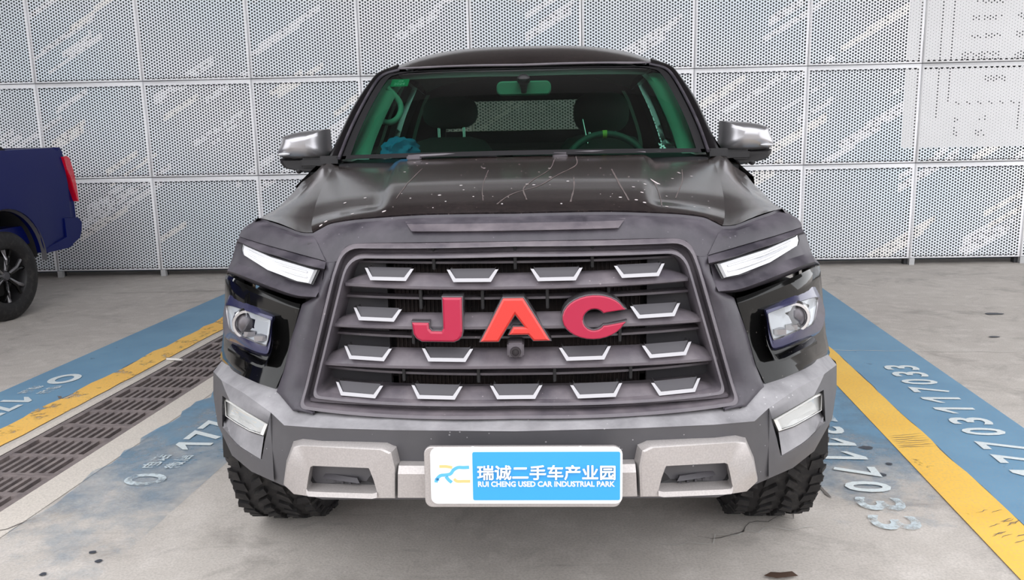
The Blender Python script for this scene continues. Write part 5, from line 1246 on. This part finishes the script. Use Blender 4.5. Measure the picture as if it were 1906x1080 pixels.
# cab end with window
cabp = [(-.75, .46), (-.75, 1.28), (-.80, 1.30), (-1.05, 1.76), (-1.5, 1.80), (-2.2, 1.76), (-2.95, 1.24), (-4.15, 1.12), (-4.28, .95), (-4.30, .50), (-3.60, .46)]
bm = bmesh.new(); rws = []
for k, x in ((.10, -.16), (0, -.05), (0, -.02), (0, -1.72), (0, -1.69), (.10, -1.58)):
    rws.append([V((x - (max(0, z - 1.25) * .35 if x > -.9 else -max(0, z - 1.25) * .35), y + (k if y < -3 else -k * .3), z - k * .3)) for y, z in cabp])
strip_loops(bm, rws[1:5]); bm.faces.ensure_lookup_table()
bmesh.ops.contextual_create(bm, geom=[e for e in bm.edges if len(e.link_faces) == 1]) if False else bmesh.ops.holes_fill(bm, edges=[e for e in bm.edges if len(e.link_faces) == 1], sides=0)
bmesh.ops.triangulate(bm, faces=[f for f in bm.faces if len(f.verts) > 4]); bmesh.ops.recalc_face_normals(bm, faces=bm.faces); from_bm('cab', bm, M['blue_paint'], BT, 30)
pydata('windscreen', [(-.22, -2.26, 1.73), (-1.52, -2.26, 1.73), (-1.60, -2.92, 1.275), (-.14, -2.92, 1.275)], [(0, 1, 2, 3)], M['gloss_black'], BT)
bm = bmesh.new(); add_grid(bm, [[V((-.035, .235, 1.30)), V((-.035, .16, 1.345)), V((-.05, .05, 1.40)), V((-.08, -.2, 1.50)), V((-.12, -.8, 1.72))], [V((-.05, .15, 1.30)), V((-.05, .08, 1.34)), V((-.06, -.02, 1.385)), V((-.09, -.27, 1.48)), V((-.13, -.9, 1.69))]]); orient(bm, (1, 0, 0)); from_bm('sport_bar', bm, M['black_plastic'], BT, 50)
bm = bmesh.new(); add_grid(bm, [[V((-1.70, .235, 1.30)), V((-1.70, .16, 1.345)), V((-1.68, .05, 1.40)), V((-1.65, -.2, 1.50)), V((-1.6, -.8, 1.72))], [V((-1.68, .15, 1.30)), V((-1.68, .08, 1.34)), V((-1.66, -.02, 1.385)), V((-1.63, -.27, 1.48)), V((-1.58, -.9, 1.69))]]); orient(bm, (-1, 0, 0)); from_bm('sport_bar', bm, M['black_plastic'], BT, 50)
pydata('side_window', [(-.040, -2.75, 1.30), (-.040, -.87, 1.30), (-.170, -1.07, 1.70), (-.170, -2.2, 1.70)], [(0, 1, 2, 3)], M['gloss_black'], BT)
for xx, yy, nm in ((-.125, HY, 'rear_wheel'), (-1.60, HY, 'rear_wheel'), (-.105, -3.3, 'front_wheel'), (-1.62, -3.3, 'front_wheel')):
    W_ = empty(nm, (xx, yy, HB), 0, BT); h = .125; k_ = HB / .385
    bm = bmesh.new(); lathe(bm, [(-h * .80, .215), (-h * .97, .24), (-h, .28), (-h * .93, .315), (-h * .75, HB), (h * .75, HB), (h * .93, .325), (h, .28), (h * .97, .24), (h * .80, .215)], 'X', (0, 0, 0), 48); from_bm('tyre', bm, M['rubber'], W_, 40)
    bm = bmesh.new(); lathe(bm, [(h * .8, .218), (h * .7, .21), (h * .1, .20), (-h * .8, .215)], 'X', (0, 0, 0), 40); from_bm('rim_barrel', bm, M['black_plastic'], W_, 40)
    for k in range(6):
        a = k * math.pi / 3 + .35
        for da in (-.17, .17):
            ca, sa, cb_, sb_ = math.cos(a), math.sin(a), math.cos(a + da), math.sin(a + da)
            bm = bmesh.new(); tube(bm, [(h * .60, .045 * ca, .045 * sa), (h * .72, .13 * (ca + cb_) / 2, .13 * (sa + sb_) / 2), (h * .66, .205 * cb_, .205 * sb_)], [.016, .013, .015], 6); from_bm('spoke', bm, M['gloss_black'] if da < 0 else M['satin'], W_, 50)
    bm = bmesh.new(); lathe(bm, [(h * .74, .001), (h * .74, .03), (h * .5, .05)], 'X', (0, 0, 0), 20); from_bm('hub_cap', bm, M['shutter'], W_, 40)
    bm = bmesh.new(); lathe(bm, [(h * .1, .05), (h * .1, .16), (-h * .1, .16), (-h * .1, .05)], 'X', (0, 0, 0), 32); from_bm('brake_disc', bm, M['underbody'], W_, 40)
